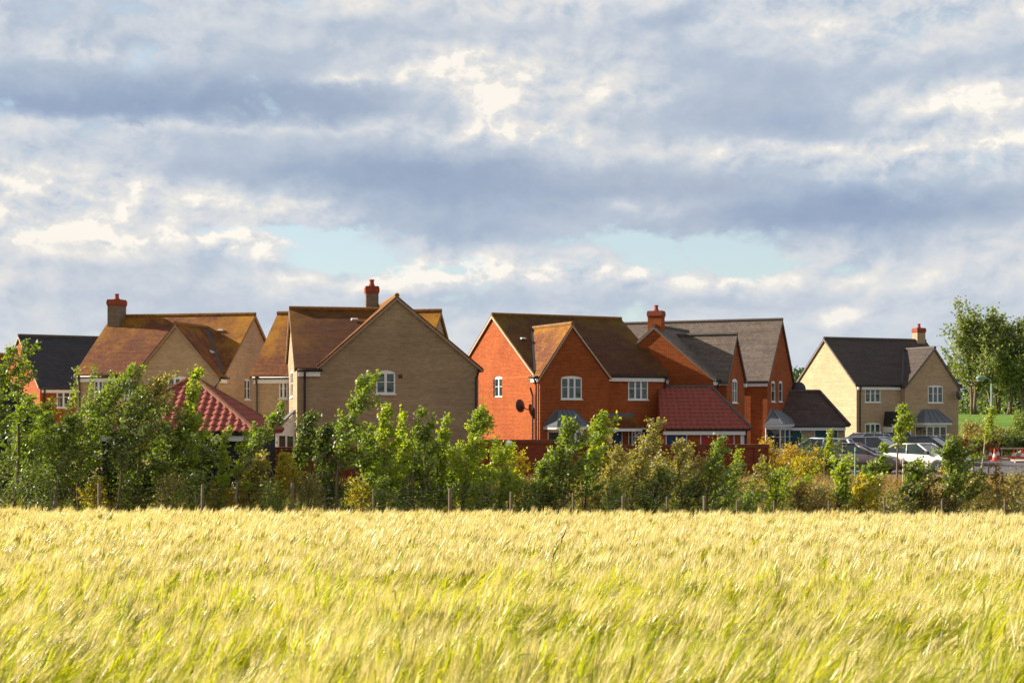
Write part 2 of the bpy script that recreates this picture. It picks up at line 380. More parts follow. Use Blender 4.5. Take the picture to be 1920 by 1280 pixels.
M['plastic'] = simple('dark_plastic', (.03, .03, .032), .6)
M['cone_red'] = simple('cone_orange_red', (.75, .07, .02), .5, var=.1); M['cone_white'] = simple('cone_white_band', (.8, .8, .8), .35, var=.05)
M['green_post'] = simple('pale_green_post', (.22, .36, .27), .5, var=.1); M['vent'] = simple('terracotta_vent', (.16, .035, .02), .8)
M['wire'] = simple('galvanised_wire', (.16, .15, .14), .7); M['dish'] = simple('dish_grey', (.045, .038, .045), .5)
def paint(name, c, metal=.15): return simple(name, c, .28, metal=metal, coat=1.0, var=.03)
M['p_silver'] = paint('silver_paint', (.62, .64, .66)); M['p_blue'] = paint('silver_blue_paint', (.50, .58, .70)); M['p_plum'] = paint('plum_grey_paint', (.16, .105, .12))
M['p_cream'] = paint('pale_silver_paint', (.74, .71, .67)); M['p_dark'] = paint('dark_grey_paint', (.045, .045, .05)); M['p_navy'] = paint('dark_blue_paint', (.06, .085, .13))

# ------------------------------------------------------------------ pixel-to-place helpers (photograph rows and columns to real dimensions)
class Fr:
    """local frame of a building: x along its front, y to its back, origin on the street at column px, distance d"""
    def __init__(s, px, d, th): s.O = ((px-960)/F*d, d); s.t = R(th)
    def _T(s, px, yl):
        r = (px-960)/F; c, n = math.cos(s.t), math.sin(s.t)
        return (yl-n*s.O[0]+c*s.O[1])/(c-n*r), r
    def fx(s, px, yl=0):
        t, r = s._T(px, yl); c, n = math.cos(s.t), math.sin(s.t)
        return c*(t*r-s.O[0])+n*(t-s.O[1])
    def fz(s, px, py, yl=0): return EYE+(HY-py)/F*s._T(px, yl)[0]
    def _S(s, px, xl):
        r = (px-960)/F; c, n = math.cos(s.t), math.sin(s.t)
        return (xl+c*s.O[0]+n*s.O[1])/(c*r+n), r
    def sy(s, px, xl=0):
        t, r = s._S(px, xl); c, n = math.cos(s.t), math.sin(s.t)
        return -n*(t*r-s.O[0])+c*(t-s.O[1])
    def sz(s, px, py, xl=0): return EYE+(HY-py)/F*s._S(px, xl)[0]
    def root(s, name, **k): return empty(name, (s.O[0], s.O[1], 0), s.t, **k)

def sm(t): t = min(1, max(0, t)); return t*t*(3-2*t)
def ground_z(x, y):
    if y < 41.5: return 1.0-.0457*max(y, -15)-.004*max(-30, min(30, x))*sm((y)/41)
    z0 = -.89-.004*max(-30, min(30, x))
    if y < 54: return z0*(1-sm((y-42.5)/11))
    if y < 140: return 0.0
    if y < 192: return 2.87*sm((y-130)/62)-2.87*sm(10/62)*(1-sm((y-140)/20))
    return 2.87 if y < 500 else 2.87-1.5*sm((y-500)/2500)
def gpt(px, d): x = (px-960)/F*d; return x, d, ground_z(x, d)

# faces of a building, as maps (s along, out of the wall, z up)
def front(c): return lambda s, o, z: (s, c-o, z)
def right(c): return lambda s, o, z: (c+o, s, z)
def left(c): return lambda s, o, z: (c-o, -s, z)

class House:
    def __init__(h, fr, name, wallmat, roofmat, label, cat='house', group=None, ridge='ridge_grey', verge='vergegrey'):
        h.fr = fr; h.root = fr.root(name, label=label, cat=cat, group=group); h.wm = M[wallmat]; h.rm = M[roofmat]
        h.prisms = []; h.cut = []; h.ridge = M[ridge]; h.verge = M[verge]; h.roof = None
    def body(h, axis, a0, a1, c0, c1, ze, ca, za, zl=None, zr=None, eo=.10, vo=(.12, .12), th=.14, z0=-.6, roof=True, wall=True, split=None):
        """ridge along axis, from a0 to a1; across from c0 to c1; apex at (ca, za); split = where the eaves overhang stops and what follows"""
        zl = ze if zl is None else zl; zr = ze if zr is None else zr
        T = (lambda p, q, w: (w, p, q)) if axis == 'x' else (lambda p, q, w: (p, w, q))
        if wall:
            h.prisms.append(([(c0, z0), (c1, z0), (c1, zr), (ca, za), (c0, zl)], a0, a1, T))
        kl = (za-zl)/(ca-c0); kr = (za-zr)/(c1-ca); g = .012
        def ends(e):
            eL, eR = e if isinstance(e, tuple) else (e, e)
            return (c0-eL, zl-kl*eL), (c1+eR, zr-kr*eR)
        def chev(e):
            L, Rr = ends(e)
            return [(L[0], L[1]+g), (ca, za+g), (Rr[0], Rr[1]+g), (Rr[0], Rr[1]+g+th), (ca, za+g+th*1.15), (L[0], L[1]+g+th)]
        rm = MB()
        if split is None: rm.prism(chev(eo), a0-vo[0], a1+vo[1], T)
        else:
            rm.prism(chev(eo), a0-vo[0], split[0], T); rm.prism(chev(split[1]), split[0]-.002, a1, T); vo = (vo[0], 0)
        ro = rm.build('roof', h.rm, h.root)
        if h.roof is None: h.roof = ro
        MB().tube([T(ca, za+th+.04, a0-vo[0]-.01), T(ca, za+th+.04, a1+vo[1]+.01)], .11, 8).build('ridge_tiles', h.ridge, ro)
        L, Rr = ends(eo)
        for (w0, w1, v) in ((a0-vo[0]-.012, a0-vo[0]+.05, vo[0]), (a1+vo[1]-.05, a1+vo[1]+.012, vo[1])):
            if v > 0:
                pv = [(L[0]+.02, L[1]-.03), (ca, za-.03), (Rr[0]-.02, Rr[1]-.03), (Rr[0]-.02, Rr[1]+.07), (ca, za+.09), (L[0]+.02, L[1]+.07)]
                MB().prism(pv, w0, w1, T).build('verge', h.verge, ro)
        return h
    def eave(h, f, s0, s1, z, out=.13, gut=True):
        """white fascia with a dark gutter over it on face f"""
        if s0 > s1: s0, s1 = s1, s0
        pts = [f(s0, .004, z-.27), f(s1, .004, z-.27), f(s1, out, z-.27), f(s0, out, z-.27), f(s0, .004, z-.07), f(s1, .004, z-.07), f(s1, out, z-.07), f(s0, out, z-.07)]
        MB().hexa(pts).build('fascia', M['white'], h.root)
        if gut: MB().tube([f(s0-.05, out+.05, z+.0), f(s1+.1, out+.05, z+.0)], .062, 6).build('gutter', M['gutter'], h.root, smooth=True)
    def pipe(h, f, s, ztop, zbot=0, out=.10, jog=0):
        p = [f(s+jog, out+.13, ztop+.05), f(s+jog, out+.11, ztop-.08), f(s, out, ztop-.38), f(s, out, zbot)]
        o = MB().tube(p, .048, 6).build('downpipe', M['gutter'], h.root)
    def window(h, f, s0, s1, z0, z1, n=3, arch=.09, pane='pane', bar=True, name='window', sill=True, cut=True, dep=.075):
        if s0 > s1: s0, s1 = s1, s0
        N = 8; w = s1-s0
        top = [(s0+w*i/N, z1+arch*(1-(2*i/N-1)**2)) for i in range(N+1)]
        if cut:
            h.cut.append(([(s0, z0), (s1, z0)]+top[::-1], f, dep))
        mb = MB(); o0, o1 = -dep+.015, -dep+.07
        def bx(a, b, c, d, p=o0, q=o1): mb.hexa([f(a, p, c), f(b, p, c), f(b, q, c), f(a, q, c), f(a, p, d), f(b, p, d), f(b, q, d), f(a, q, d)])
        fw = .065; e = .002
        bx(s0+e, s0+fw, z0+e, z1); bx(s1-fw, s1-e, z0+e, z1); bx(s0+fw, s1-fw, z0+e, z0+fw)
        prof = [(s0+e, z1-fw), (s1-e, z1-fw)]+[(min(max(a, s0+e), s1-e), b-e) for a, b in top[::-1]]
        mb.prism(prof, o0, o1, lambda p, q, o: f(p, o, q))
        for i in range(1, n):
            c = s0+fw+(w-2*fw)*i/n; bx(c-.055, c+.055, z0+fw, z1-fw, o0, o1+.004)
        if bar:
            zc = z0+(z1-z0)*.55
            for i in range(n):
                a = s0+fw+(w-2*fw)*i/n; b = s0+fw+(w-2*fw)*(i+1)/n; bx(a, b, zc-.014, zc+.014, o0+.01, o1-.012)
        wo = mb.build(name, M['white'], h.root)
        pm = MB(); pm.hexa([f(s0+fw*.5, o0+.004, z0+fw*.5), f(s1-fw*.5, o0+.004, z0+fw*.5), f(s1-fw*.5, o0+.02, z0+fw*.5), f(s0+fw*.5, o0+.02, z0+fw*.5),
                            f(s0+fw*.5, o0+.004, z1-fw*.5), f(s1-fw*.5, o0+.004, z1-fw*.5), f(s1-fw*.5, o0+.02, z1-fw*.5), f(s0+fw*.5, o0+.02, z1-fw*.5)])
        pm.build('pane', M[pane], wo)
        if sill:
            sm_ = MB(); a, b = s0-.05, s1+.05
            sm_.hexa([f(a, .003, z0-.06), f(b, .003, z0-.06), f(b, .055, z0-.06), f(a, .055, z0-.06), f(a, .003, z0+.004), f(b, .003, z0+.004), f(b, .055, z0-.008), f(a, .055, z0-.008)])
            sm_.hexa([f(s0+.003, -dep+.071, z0+.001), f(s1-.003, -dep+.071, z0+.001), f(s1-.003, .002, z0+.001), f(s0+.003, .002, z0+.001), f(s0+.003, -dep+.071, z0+.02), f(s1-.003, -dep+.071, z0+.02), f(s1-.003, .002, z0+.004), f(s0+.003, .002, z0+.004)])
            sm_.build('sill', M['white'], wo)
        return wo
    def pwin(h, kind, c, pxl, pxr, pyt, pyb, **k):
        """window given by its photograph columns and rows on face kind at offset c"""
        fr = h.fr
        if kind == 'front': return h.window(front(c), fr.fx(pxl, c), fr.fx(pxr, c), fr.fz(pxr, pyb, c), fr.fz(pxr, pyt, c), **k)
        a, b = fr.sy(pxl, c), fr.sy(pxr, c); zb, zt = fr.sz(pxr, pyb, c), fr.sz(pxr, pyt, c)
        if kind == 'right': return h.window(right(c), a, b, zb, zt, **k)
        return h.window(left(c), -a, -b, zb, zt, **k)
    def door(h, f, s0, s1, z1, mat, z0=0, cut=True, glaz=True, name='door', ribs=0):
        if s0 > s1: s0, s1 = s1, s0
        if cut: h.cut.append(([(s0, z0-.3), (s1, z0-.3), (s1, z1), (s0, z1)], f, .14))
        mb = MB()
        def bx(m, a, b, c, d, p, q): m.hexa([f(a, p, c), f(b, p, c), f(b, q, c), f(a, q, c), f(a, p, d), f(b, p, d), f(b, q, d), f(a, q, d)])
        bx(mb, s0+.06, s1-.06, z0, z1-.06, -.125, -.09)
        for i in range(ribs):
            a = s0+.08+(s1-s0-.16)*i/ribs; bx(mb, a+.01, a+(s1-s0-.16)/ribs-.02, z0+.05, z1-.12, -.09, -.075)
        d = mb.build(name, mat, h.root)
        fm = MB(); bx(fm, s0+.002, s0+.06, z0, z1-.002, -.13, -.05); bx(fm, s1-.06, s1-.002, z0, z1-.002, -.13, -.05); bx(fm, s0+.06, s1-.06, z1-.06, z1-.002, -.13, -.05)
        fm.build('frame', M['white'], d)
        hm = MB(); cx = s1-.16 if ribs == 0 else (s0+s1)/2; bx(hm, cx-.05, cx+.05, z0+1.0, z0+1.04, -.09, -.04); hm.build('handle', M['alloy'], d)
        return d
    def chimney(h, x, y, z0, z1, w=.75, d=.55, bodymat=None, capmat=None, roofparent=None):
        mb = MB(); mb.box(x-w/2, x+w/2, y-d/2, y+d/2, z0, z1-.36)
        ch = mb.build('chimney', bodymat or h.wm, roofparent or h.root)
        cp = MB(); cp.box(x-w/2-.02, x+w/2+.02, y-d/2-.02, y+d/2+.02, z1-.36, z1-.29); cp.box(x-w/2-.045, x+w/2+.045, y-d/2-.045, y+d/2+.045, z1-.29, z1-.08); cp.box(x-w/2-.02, x+w/2+.02, y-d/2-.02, y+d/2+.02, z1-.08, z1)
        fl = MB(); fl.box(x-w/2-.05, x+w/2+.05, y-d/2-.05, y+d/2+.05, z0+.25, z0+.42)
        if (roofparent is None):
            cp.build('chimney_cap', capmat or M['capred'], ch)
            pt = MB(); pt.lathe([(.15, z1), (.15, z1+.08), (.12, z1+.1), (.105, z1+.26), (.13, z1+.28), (.13, z1+.33), (.09, z1+.33)], 12, (x, y, 0)); pt.build('chimney_pot', M['pot'], ch, smooth=False)
        return ch
    def flat_parts(h): pass
    def finish(h):
        # cut the window recesses out of each solid body, then join them into one wall mesh
        for k, (prof, a0, a1, T) in enumerate(h.prisms):
            o = MB().prism(prof, a0+.003*k, a1-.003*k, T).build('tmp_body', h.wm, None, uv=False)
            if h.cut:
                cm = MB()
                for (poly, f, dep) in h.cut: cm.prism(poly, -dep, .4, lambda p, q, w, f=f: f(p, w, q))
                c = cm.build('tmp_cut', h.wm, None, uv=False)
                md = o.modifiers.new('b', 'BOOLEAN'); md.object = c; md.operation = 'DIFFERENCE'; md.solver = 'EXACT'; md.use_self = True
                me = bpy.data.meshes.new_from_object(o.evaluated_get(bpy.context.evaluated_depsgraph_get()))
                bpy.data.objects.remove(c)
            else: me = o.data.copy()
            bpy.data.objects.remove(o)
            me.name = 'wall'; me.materials.clear(); me.materials.append(h.wm); me.polygons.foreach_set('material_index', [0]*len(me.polygons)); add_uv(me)
            w = bpy.data.objects.new('wall', me); COL.objects.link(w); w.parent = h.root
        return h
    def bay(h, f, s0, s1, ztop, zfas, zsill, zb, p=.75, cant=.45, n=3, seams=5):
        """canted bay window under a hipped lead roof"""
        T = lambda a, b, c: f(a, b, c)
        sc_ = (s0+s1)/2
        b = empty('bay_window'); b.parent = h.root
        i0, i1 = s0+.25, s1-.25
        q = [(i0, .004), (i0+cant, p), (i1-cant, p), (i1, .004)]
        mb = MB(); mb.prism([(a, o) for a, o in q], zb-.3, zsill, lambda a, o, z: T(a, o, z)); mb.build('plinth', h.wm, b)
        ov = .16
        e = [(s0, .003), (s0+cant*.8, p+ov), (s1-cant*.8, p+ov), (s1, .003)]
        fm = MB(); fm.prism(e, zfas-.16, zfas, lambda a, o, z: T(a, o, z)); fm.prism([(a*1.0, o) for a, o in q], zfas-.24, zfas-.161, lambda a, o, z: T(a, o, z)); fm.build('fascia', M['white'], b)
        e2 = [(s0-.05, .003), (s0+cant*.8-.03, p+ov+.05), (s1-cant*.8+.03, p+ov+.05), (s1+.05, .003)]
        t = [(s0+(s1-s0)*.27, .003), (s0+(s1-s0)*.32, .10), (s1-(s1-s0)*.32, .10), (s1-(s1-s0)*.27, .003)]
        rm = MB(); rm.add([T(a, o, zfas+.002) for a, o in e2]+[T(a, o, ztop) for a, o in t], [(0, 1, 2, 3), (7, 6, 5, 4), (0, 4, 5, 1), (1, 5, 6, 2), (2, 6, 7, 3), (3, 7, 4, 0)])
        ro = rm.build('lead_roof', M['lead'], b)
        sm_ = MB()
        for k in range(seams):
            u = k/(seams-1)
            A = Vector(T(e2[1][0]+(e2[2][0]-e2[1][0])*u, e2[1][1], zfas+.02)); B = Vector(T(t[1][0]+(t[2][0]-t[1][0])*u, t[1][1], ztop+.015)); sm_.tube([A, B], .022, 5)
        sm_.build('seam', M['lead'], ro)
        # glazing: posts, rails and panes round the three sides
        zt = zfas-.24
        segs = [(q[0], q[1], 1), (q[1], q[2], n), (q[2], q[3], 1)]
        fr_ = MB(); pn = MB()
        for (a, c, m) in segs:
            a = Vector(a); c = Vector(c); d = c-a; L = d.length; d.normalize(); nn = Vector((-d.y, d.x));
            if nn.y < 0 and abs(nn.y) > .01: nn = -nn
            def bx(u0, u1, z0, z1, w0, w1, mb):
                P = lambda u, w, z: T(a.x+d.x*u+nn.x*w, a.y+d.y*u+nn.y*w, z)
                mb.hexa([P(u0, w0, z0), P(u1, w0, z0), P(u1, w1, z0), P(u0, w1, z0), P(u0, w0, z1), P(u1, w0, z1), P(u1, w1, z1), P(u0, w1, z1)])
            bx(0, L, zsill, zsill+.08, -.08, -.01, fr_); bx(0, L, zt-.08, zt-.001, -.08, -.01, fr_)
            for i in range(m+1):
                u = L*i/m; w = .05 if 0 < i < m else .06; bx(max(0, u-w), min(L, u+w), zsill+.08, zt-.08, -.085, -.005, fr_)
            zc = zsill+(zt-zsill)*.6; bx(.05, L-.05, zc-.013, zc+.013, -.06, -.03, fr_)
            bx(.03, L-.03, zsill+.05, zt-.05, -.055, -.045, pn)
        fo = fr_.build('frame', M['white'], b); pn.build('pane', M['pane'], b)
        sl_ = MB(); sl_.prism([(s0+.17, .003), (s0+.17+cant, p+.07), (s1-.17-cant, p+.07), (s1-.17, .003)], zsill-.05, zsill-.001, lambda a, o, z: T(a, o, z)); sl_.build('sill', M['white'], b)
        return b
    def vent(h, f, s, z, w=.22): MB().hexa([f(s, .002, z), f(s+w, .002, z), f(s+w, .03, z), f(s, .03, z), f(s, .002, z+w), f(s+w, .002, z+w), f(s+w, .03, z+w), f(s, .03, z+w)]).build('vent', M['vent'], h.root)
    def valley(h, xa, za, c0, ze, k2, z0, w=.13):
        """lead valley where the slope of a cross wing (apex xa, za; eaves c0, ze) meets the main slope z0 + k2 * y"""
        k1 = (za-ze)/abs(xa-c0); sg = 1 if c0 > xa else -1
        P = [Vector((xa+sg*t*abs(c0-xa), (za-k1*t*abs(c0-xa)-z0)/k2, za-k1*t*abs(c0-xa)+.20)) for t in (.02, .97)]
        m = MB(); o = Vector((w*.5, -w*.35, -.01)) if sg < 0 else Vector((w*.5, w*.35, -.01)); q = Vector((0, 0, .03))
        m.hexa([P[0]-o, P[0]+o, P[1]+o, P[1]-o, P[0]-o+q, P[0]+o+q, P[1]+o+q, P[1]-o+q]); m.build('valley', M['valley'], h.roof or h.root)
    def roofvent(h, p, n):
        """small pale vent tile lying on a slope"""
        P = Vector(p); n = Vector(n).normalized(); t = n.cross(Vector((0, 0, 1))).normalized(); u = t.cross(n)
        q = lambda a, b, c: P+t*a+u*b+n*c
        MB().hexa([q(-.18, -.10, 0), q(.18, -.10, 0), q(.18, .1, 0), q(-.18, .1, 0), q(-.12, -.10, .10), q(.12, -.10, .10), q(.14, .1, .02), q(-.14, .1, .02)]).build('roof_vent', M['alloyw'], h.root)
    def dish(h, f, s, z, r=.36):
        d = empty('satellite_dish'); d.parent = h.root
        a = Vector(f(s, .02, z)); b = Vector(f(s-.5, .55, z+.12))
        MB().tube([a, Vector(f(s-.15, .3, z-.08)), b], .03, 6).build('arm', M['gutter'], d)
        mb = MB(); mb.lathe([(.01, .10), (r*.5, .07), (r, 0), (r, -.015), (r*.5, .055), (.008, .085)], 18); o = mb.build('dish', M['dish'], d, smooth=True)
        o.location = b; o.rotation_euler = (R(82), 0, R(22)); return d
M['alloyw'] = simple('pale_vent_tile', (.55, .55, .56), .6)

def hip_roof(h, x0, x1, y0, y1, z, zr, rx0, rx1, hips='both', th=.10, mat=None, hipmat='ridge_grey'):
    """hipped or part-hipped roof with its ridge along x between rx0 and rx1"""
    yc = (y0+y1)/2; mb = MB()
    vs = [(x0, y0, z), (x1, y0, z), (x1, y1, z), (x0, y1, z), (rx0, yc, zr), (rx1, yc, zr), (x0, y0, z-th), (x1, y0, z-th), (x1, y1, z-th), (x0, y1, z-th)]
    mb.add(vs, [(0, 1, 5, 4), (1, 2, 5), (2, 3, 4, 5), (3, 0, 4), (9, 8, 7, 6), (0, 6, 7, 1), (1, 7, 8, 2), (2, 8, 9, 3), (3, 9, 6, 0)])
    h.roof = mb.build('roof', mat or h.rm, h.root)
    MB().tube([(rx0, yc, zr+.03), (rx1+.001, yc, zr+.03)], .11, 8).build('ridge_tiles', M[hipmat], h.roof)
    for a, b in (((x1, y0, z), (rx1, yc, zr)), ((x1, y1, z), (rx1, yc, zr)), ((x0, y0, z), (rx0, yc, zr)), ((x0, y1, z), (rx0, yc, zr))):
        if abs(a[0]-b[0]) > .3: MB().tube([Vector(a)+Vector((0, 0, .03)), Vector(b)+Vector((0, 0, .03))], .11, 8).build('hip_tiles', M[hipmat], h.roof)

# ------------------------------------------------------------------ the houses
def pantile_slope(mb, e0, e1, r0, r1, gauge=.33, pitch=.30, amp=.04, lift=.03):
    """real pantile relief between an eaves edge e0-e1 and a ridge edge r0-r1 (seen from outside, left to right)"""
    e0, e1, r0, r1 = map(Vector, (e0, e1, r0, r1)); U = (e1-e0).normalized(); V = (r0-e0)-U*((r0-e0).dot(U)); Hh = V.length; V.normalize(); N = U.cross(V).normalized()
    a1 = (r0-e0).dot(U); b0 = (e1-e0).dot(U); b1 = (r1-e0).dot(U); rows = max(1, int(Hh/gauge)); g = Hh/rows; nu = int(b0/(pitch/6))
    for r_ in range(rows):
        vs = []; fs = []
        for k, (v, l) in enumerate(((r_*g-.02, lift), (r_*g+.0, lift), ((r_+1)*g, 0.004))):
            t = min(1, max(0, v/Hh)); lo = a1*t; hi = b0+(b1-b0)*t
            for i in range(nu+1):
                u = min(hi, max(lo, i*b0/nu)); ph = 2*math.pi*(i*b0/nu)/pitch
                hgt = l+amp*(.5+.5*math.cos(ph))**1.5 - (.05 if k == 0 else 0)
                vs.append(e0+U*u+V*v+N*(hgt+.02))
        for k in range(2):
            for i in range(nu):
                q = (k*(nu+1)+i, k*(nu+1)+i+1, (k+1)*(nu+1)+i+1, (k+1)*(nu+1)+i)
                if (vs[q[0]]-vs[q[1]]).length > 1e-4 or (vs[q[2]]-vs[q[3]]).length > 1e-4: fs.append(q)
        mb.add(vs, fs)

# --- red brick house in the middle
fr = Fr(1003, 76, 26)
h = House(fr, 'red_brick_house', 'red', 'mossroof', 'red brick house with mossy brown roof, sunlit left gable and lead-roofed bay window', ridge='ridge_brown', verge='cream')
h.body('x', 0, 8.25, 0, 10.4, 4.93, 5.2, 8.3)
h.rm = M['brownroof']; h.body('y', -.7, 5.3, -.06, 4.16, 4.82, 1.85, 7.5, split=(.25, (-.1, .1)))
h.eave(front(0), 4.3, 8.2, 4.90); h.eave(left(-.06), -.15, .62, 4.80)
h.pipe(left(-.06), .45, 4.75); h.pipe(left(-.06), .05, 4.2); h.pipe(front(0), 8.1, 4.85)
h.pwin('left', 0, 927, 943, 708, 744, n=2, pane='pane')
h.pwin('front', -.7, 1052, 1091, 708, 748, n=3)
h.pwin('front', 0, 1178, 1215, 711, 749, n=3, arch=.0, pane='pane')
h.pwin('front', 0, 1178, 1216, 803, 838, n=3)
h.bay(front(-.7), fr.fx(1030, -1.4), fr.fx(1113, -1.4), fr.fz(1070, 768, -.7), fr.fz(1070, 799, -1.5), .75, 0, p=.75, n=3)
# lean-to porch with gallows bracket and blue door
p = empty('porch'); p.parent = h.root
x0, x1 = 4.25, 6.1; zt, ze = fr.fz(1160, 781, 0), fr.fz(1160, 803, -.9)
m_ = MB(); m_.hexa([(x0, -.95, ze), (x1, -.95, ze), (x1, -.004, zt-.1), (x0, -.004, zt-.1), (x0, -.95, ze+.1), (x1, -.95, ze+.1), (x1, -.004, zt), (x0, -.004, zt)]); m_.build('porch_roof', M['brownroof'], p)
m_ = MB(); m_.box(x0+.01, x1-.01, -.96, -.86, ze-.15, ze-.002); m_.build('fascia', M['white'], p)
for x in (x0+.1, x1-.1): m_ = MB(); m_.tube([(x, -.06, ze-.9), (x, -.8, ze-.16)], .045, 5); m_.box(x-.045, x+.045, -.09, -.005, ze-1.0, ze-.1); m_.build('bracket', M['white'], p)
m_ = MB(); m_.box(x0-.05, x1+.05, -.05, -.005, zt-.02, zt+.2); m_.build('flashing', M['lead'], p)
h.door(front(0), 4.55, 5.45, 2.05, M['blue'])
h.dish(left(-.0), -.15, 3.15)
h.valley(1.85, 7.5, -.06, 4.82, .648, 4.93)
n_ = Vector((0, -math.sin(R(32.5)), math.cos(R(32.5))))
for (px, py) in ((981, 627), (1009, 625)):
    yy = 2.9; xx = fr.fx(px, yy); h.roofvent((xx, yy, 4.93+yy*.648+.2), n_)
h.chim = None
h.finish()
MB().tube([(-.03, 1.55, 3.0), (-.03, 1.55, 0.5)], .012, 5).build('cable', M['white'], h.root)

# --- big buff house whose wide gable faces the field
fr = Fr(557, 62, 12)
h = House(fr, 'buff_brick_house', 'buff2', 'brownroof', 'large buff brick house with one small window in its wide gable facing the barley', ridge='ridge_brown', verge='cream2')
zf = lambda px, py, y=0: fr.fz(px, py, y)
ze, zr_ = zf(570, 693), fr.sz(547, 578)-.18
yr = fr.sy(547)
h.rm = M['mossroof_shaded']; h.body('x', 0, 4.3, .004, 2*yr, ze, yr, zr_, split=(fr.fx(600), (-.05, .1)))
h.rm = M['brownroof']; h.body('y', 0, 6.9, fr.fx(598), fr.fx(897), zf(897, 690), fr.fx(744), zf(744, 554)-.18, eo=(.1, .22))
h.eave(front(.004), .05, fr.fx(600), ze-.02)
h.pipe(front(0), fr.fx(571), ze-.05); h.pipe(front(0), fr.fx(892), zf(897, 690)-.1, jog=.08)
h.pwin('front', 0, 705, 741, 698, 738, n=2, arch=.09)
h.pwin('left', 0, 544.5, 549, 696, 744, n=2, sill=True)
h.vent(front(0), fr.fx(747), zf(747, 709), w=.17)
cy = 6.35; cx = fr.fx(697, cy); h.chimney(cx, cy, 5.8, fr.fz(697, 537, cy), w=.60, d=.55, bodymat=M['chimbrick'])
h.roofvent((fr.fx(665, 3.3), 3.3, ze+3.3*(zr_-ze)/yr+.2), (0, -.57, .82))
# glazed porch on the sunlit left wall, white cheek towards the field
p = empty('side_porch'); p.parent = h.root
zt, ze = 2.95, 2.05; y0, y1 = 1.1, 3.1; w = .82
MB().hexa([(-w-.12, y0-.12, ze), (-.004, y0-.12, zt-.02), (-.004, y1+.12, zt-.02), (-w-.12, y1+.12, ze), (-w-.12, y0-.12, ze+.09), (-.004, y0-.12, zt+.08), (-.004, y1+.12, zt+.08), (-w-.12, y1+.12, ze+.09)]).build('lead_roof', M['lead'], p)
m_ = MB(); m_.prism([(-w, ze-.18), (-.004, ze-.18), (-.004, zt-.05), (-w, ze-.0)], y0, y0+.05, lambda a, b, c: (a, c, b)); m_.build('cheek', M['white'], p)
MB().box(-w-.08, -w-.002, y0-.05, y1, ze-.18, ze-.01).build('fascia', M['white'], p)
m_ = MB()
for (a, b) in ((-w, -w+.1), (-w*.5-.04, -w*.5+.04), (-.11, -.01)): m_.box(a, b, y0+.01, y0+.08, .0, ze-.181)
for yy in (y0+.5, y0+1.2, y1-.1): m_.box(-w, -w+.08, yy, yy+.08, 0, ze-.181)
m_.box(-w+.1, -.11, y0+.02, y0+.07, .75, .83); m_.build('frame', M['white'], p)
m_ = MB(); m_.box(-w+.03, -.02, y0+.035, y0+.05, .1, ze-.19); m_.box(-w+.03, -w+.045, y0+.06, y1, .1, ze-.19); m_.build('pane', M['pane'], p)
h.finish()

# --- buff house standing behind it
fr = Fr(474, 69, -12)
h = House(fr, 'buff_brick_house', 'buff', 'brownroof', 'buff brick house mostly hidden behind the wide gable, roof showing on both sides', ridge='ridge_brown', verge='cream2')
yr = 3.55; xl, xr = fr.fx(521, yr)+.1, fr.fx(827, yr)-.1; ze = fr.fz(500, 705)-.05
h.body('x', xl, xr, 0, 2*yr, ze, yr, fr.fz(680, 586, yr)-.15)
h.eave(front(0), xl+.1, xr-.5, ze-.03); h.pipe(front(0), xl+.25, ze)
h.pwin('front', 0, 523, 539, 712, 747, n=2, arch=0)
h.pwin('front', 0, 521, 540, 800, 840, n=2, arch=0)
h.vent(front(0), fr.fx(512), fr.fz(512, 716), w=.17)
h.finish()

# --- buff house at the left with the orange mossy roof and chimney
fr = Fr(418, 74, -12)
h = House(fr, 'buff_brick_house', 'buff', 'brownroof', 'buff brick house on the left, long orange mossy roof with chimney behind the black garage', ridge='ridge_brown', verge='cream2')
h.body('x', -8.34, 0, 0, 8.3, 4.83, 4.12, 8.12)
h.body('y', -.6, 4.2, -4.69, .05, 4.72, -2.34, 7.36, split=(.25, (.1, -.1)))
h.eave(front(0), -8.3, -4.8, 4.80); h.eave(right(.05), -.6, .15, 4.70)
h.pipe(front(0), -8.1, 4.8); h.pipe(front(-.6), -.1, 4.65, jog=.3)
h.pwin('front', 0, 176, 193, 711, 748, n=2, arch=0)
h.pwin('front', 0, 232, 250, 711, 748, n=2, arch=0)
h.pwin('front', -.6, 314, 352, 708, 748, n=3, arch=.08)
h.pwin('right', 0, 457, 469.5, 712, 749, n=2, arch=.06)
h.pwin('front', 0, 170, 215, 800, 840, n=3, arch=0)
h.chimney(fr.fx(219, 3.75), 3.75, 7.2, fr.fz(219, 562, 3.75), w=.72, d=.8, bodymat=M['chimbrick'])
h.valley(-2.34, 7.36, .05, 4.72, .799, 4.83)
n_ = Vector((.6, 0, .8))
for (px, py, yy) in ((397, 638, .9), (413, 624, 2.9)):
    if yy > 2: xx = fr.fx(px, yy); h.roofvent((xx, yy, 4.83+yy*.80+.2), (0, -.62, .78))
    else:
        xx = fr.fx(px, yy); h.roofvent((xx, yy, 7.36-(xx+2.34)*1.105+.2), (.74, 0, .67))
h.finish()

# --- red house with dark slate roof at the left edge
fr = Fr(75, 90, 32)
yr = fr.sy(37)
h = House(fr, 'red_brick_house', 'red', 'slate', 'small red brick house with a plain dark slate roof near the left edge', verge='cream')
zr = fr.sz(37, 627)-.2
h.body('x', 0, 10.5, 0, 2*yr, 4.5, yr, zr, th=.10)
h.eave(front(0), .1, 9.5, 4.45); h.pipe(front(0), .25, 4.4)
h.pwin('front', 0, 106, 132, 728, 764, n=2, arch=0)
h.pwin('front', 0, 104, 134, 800, 838, n=2, arch=0)
h.finish()

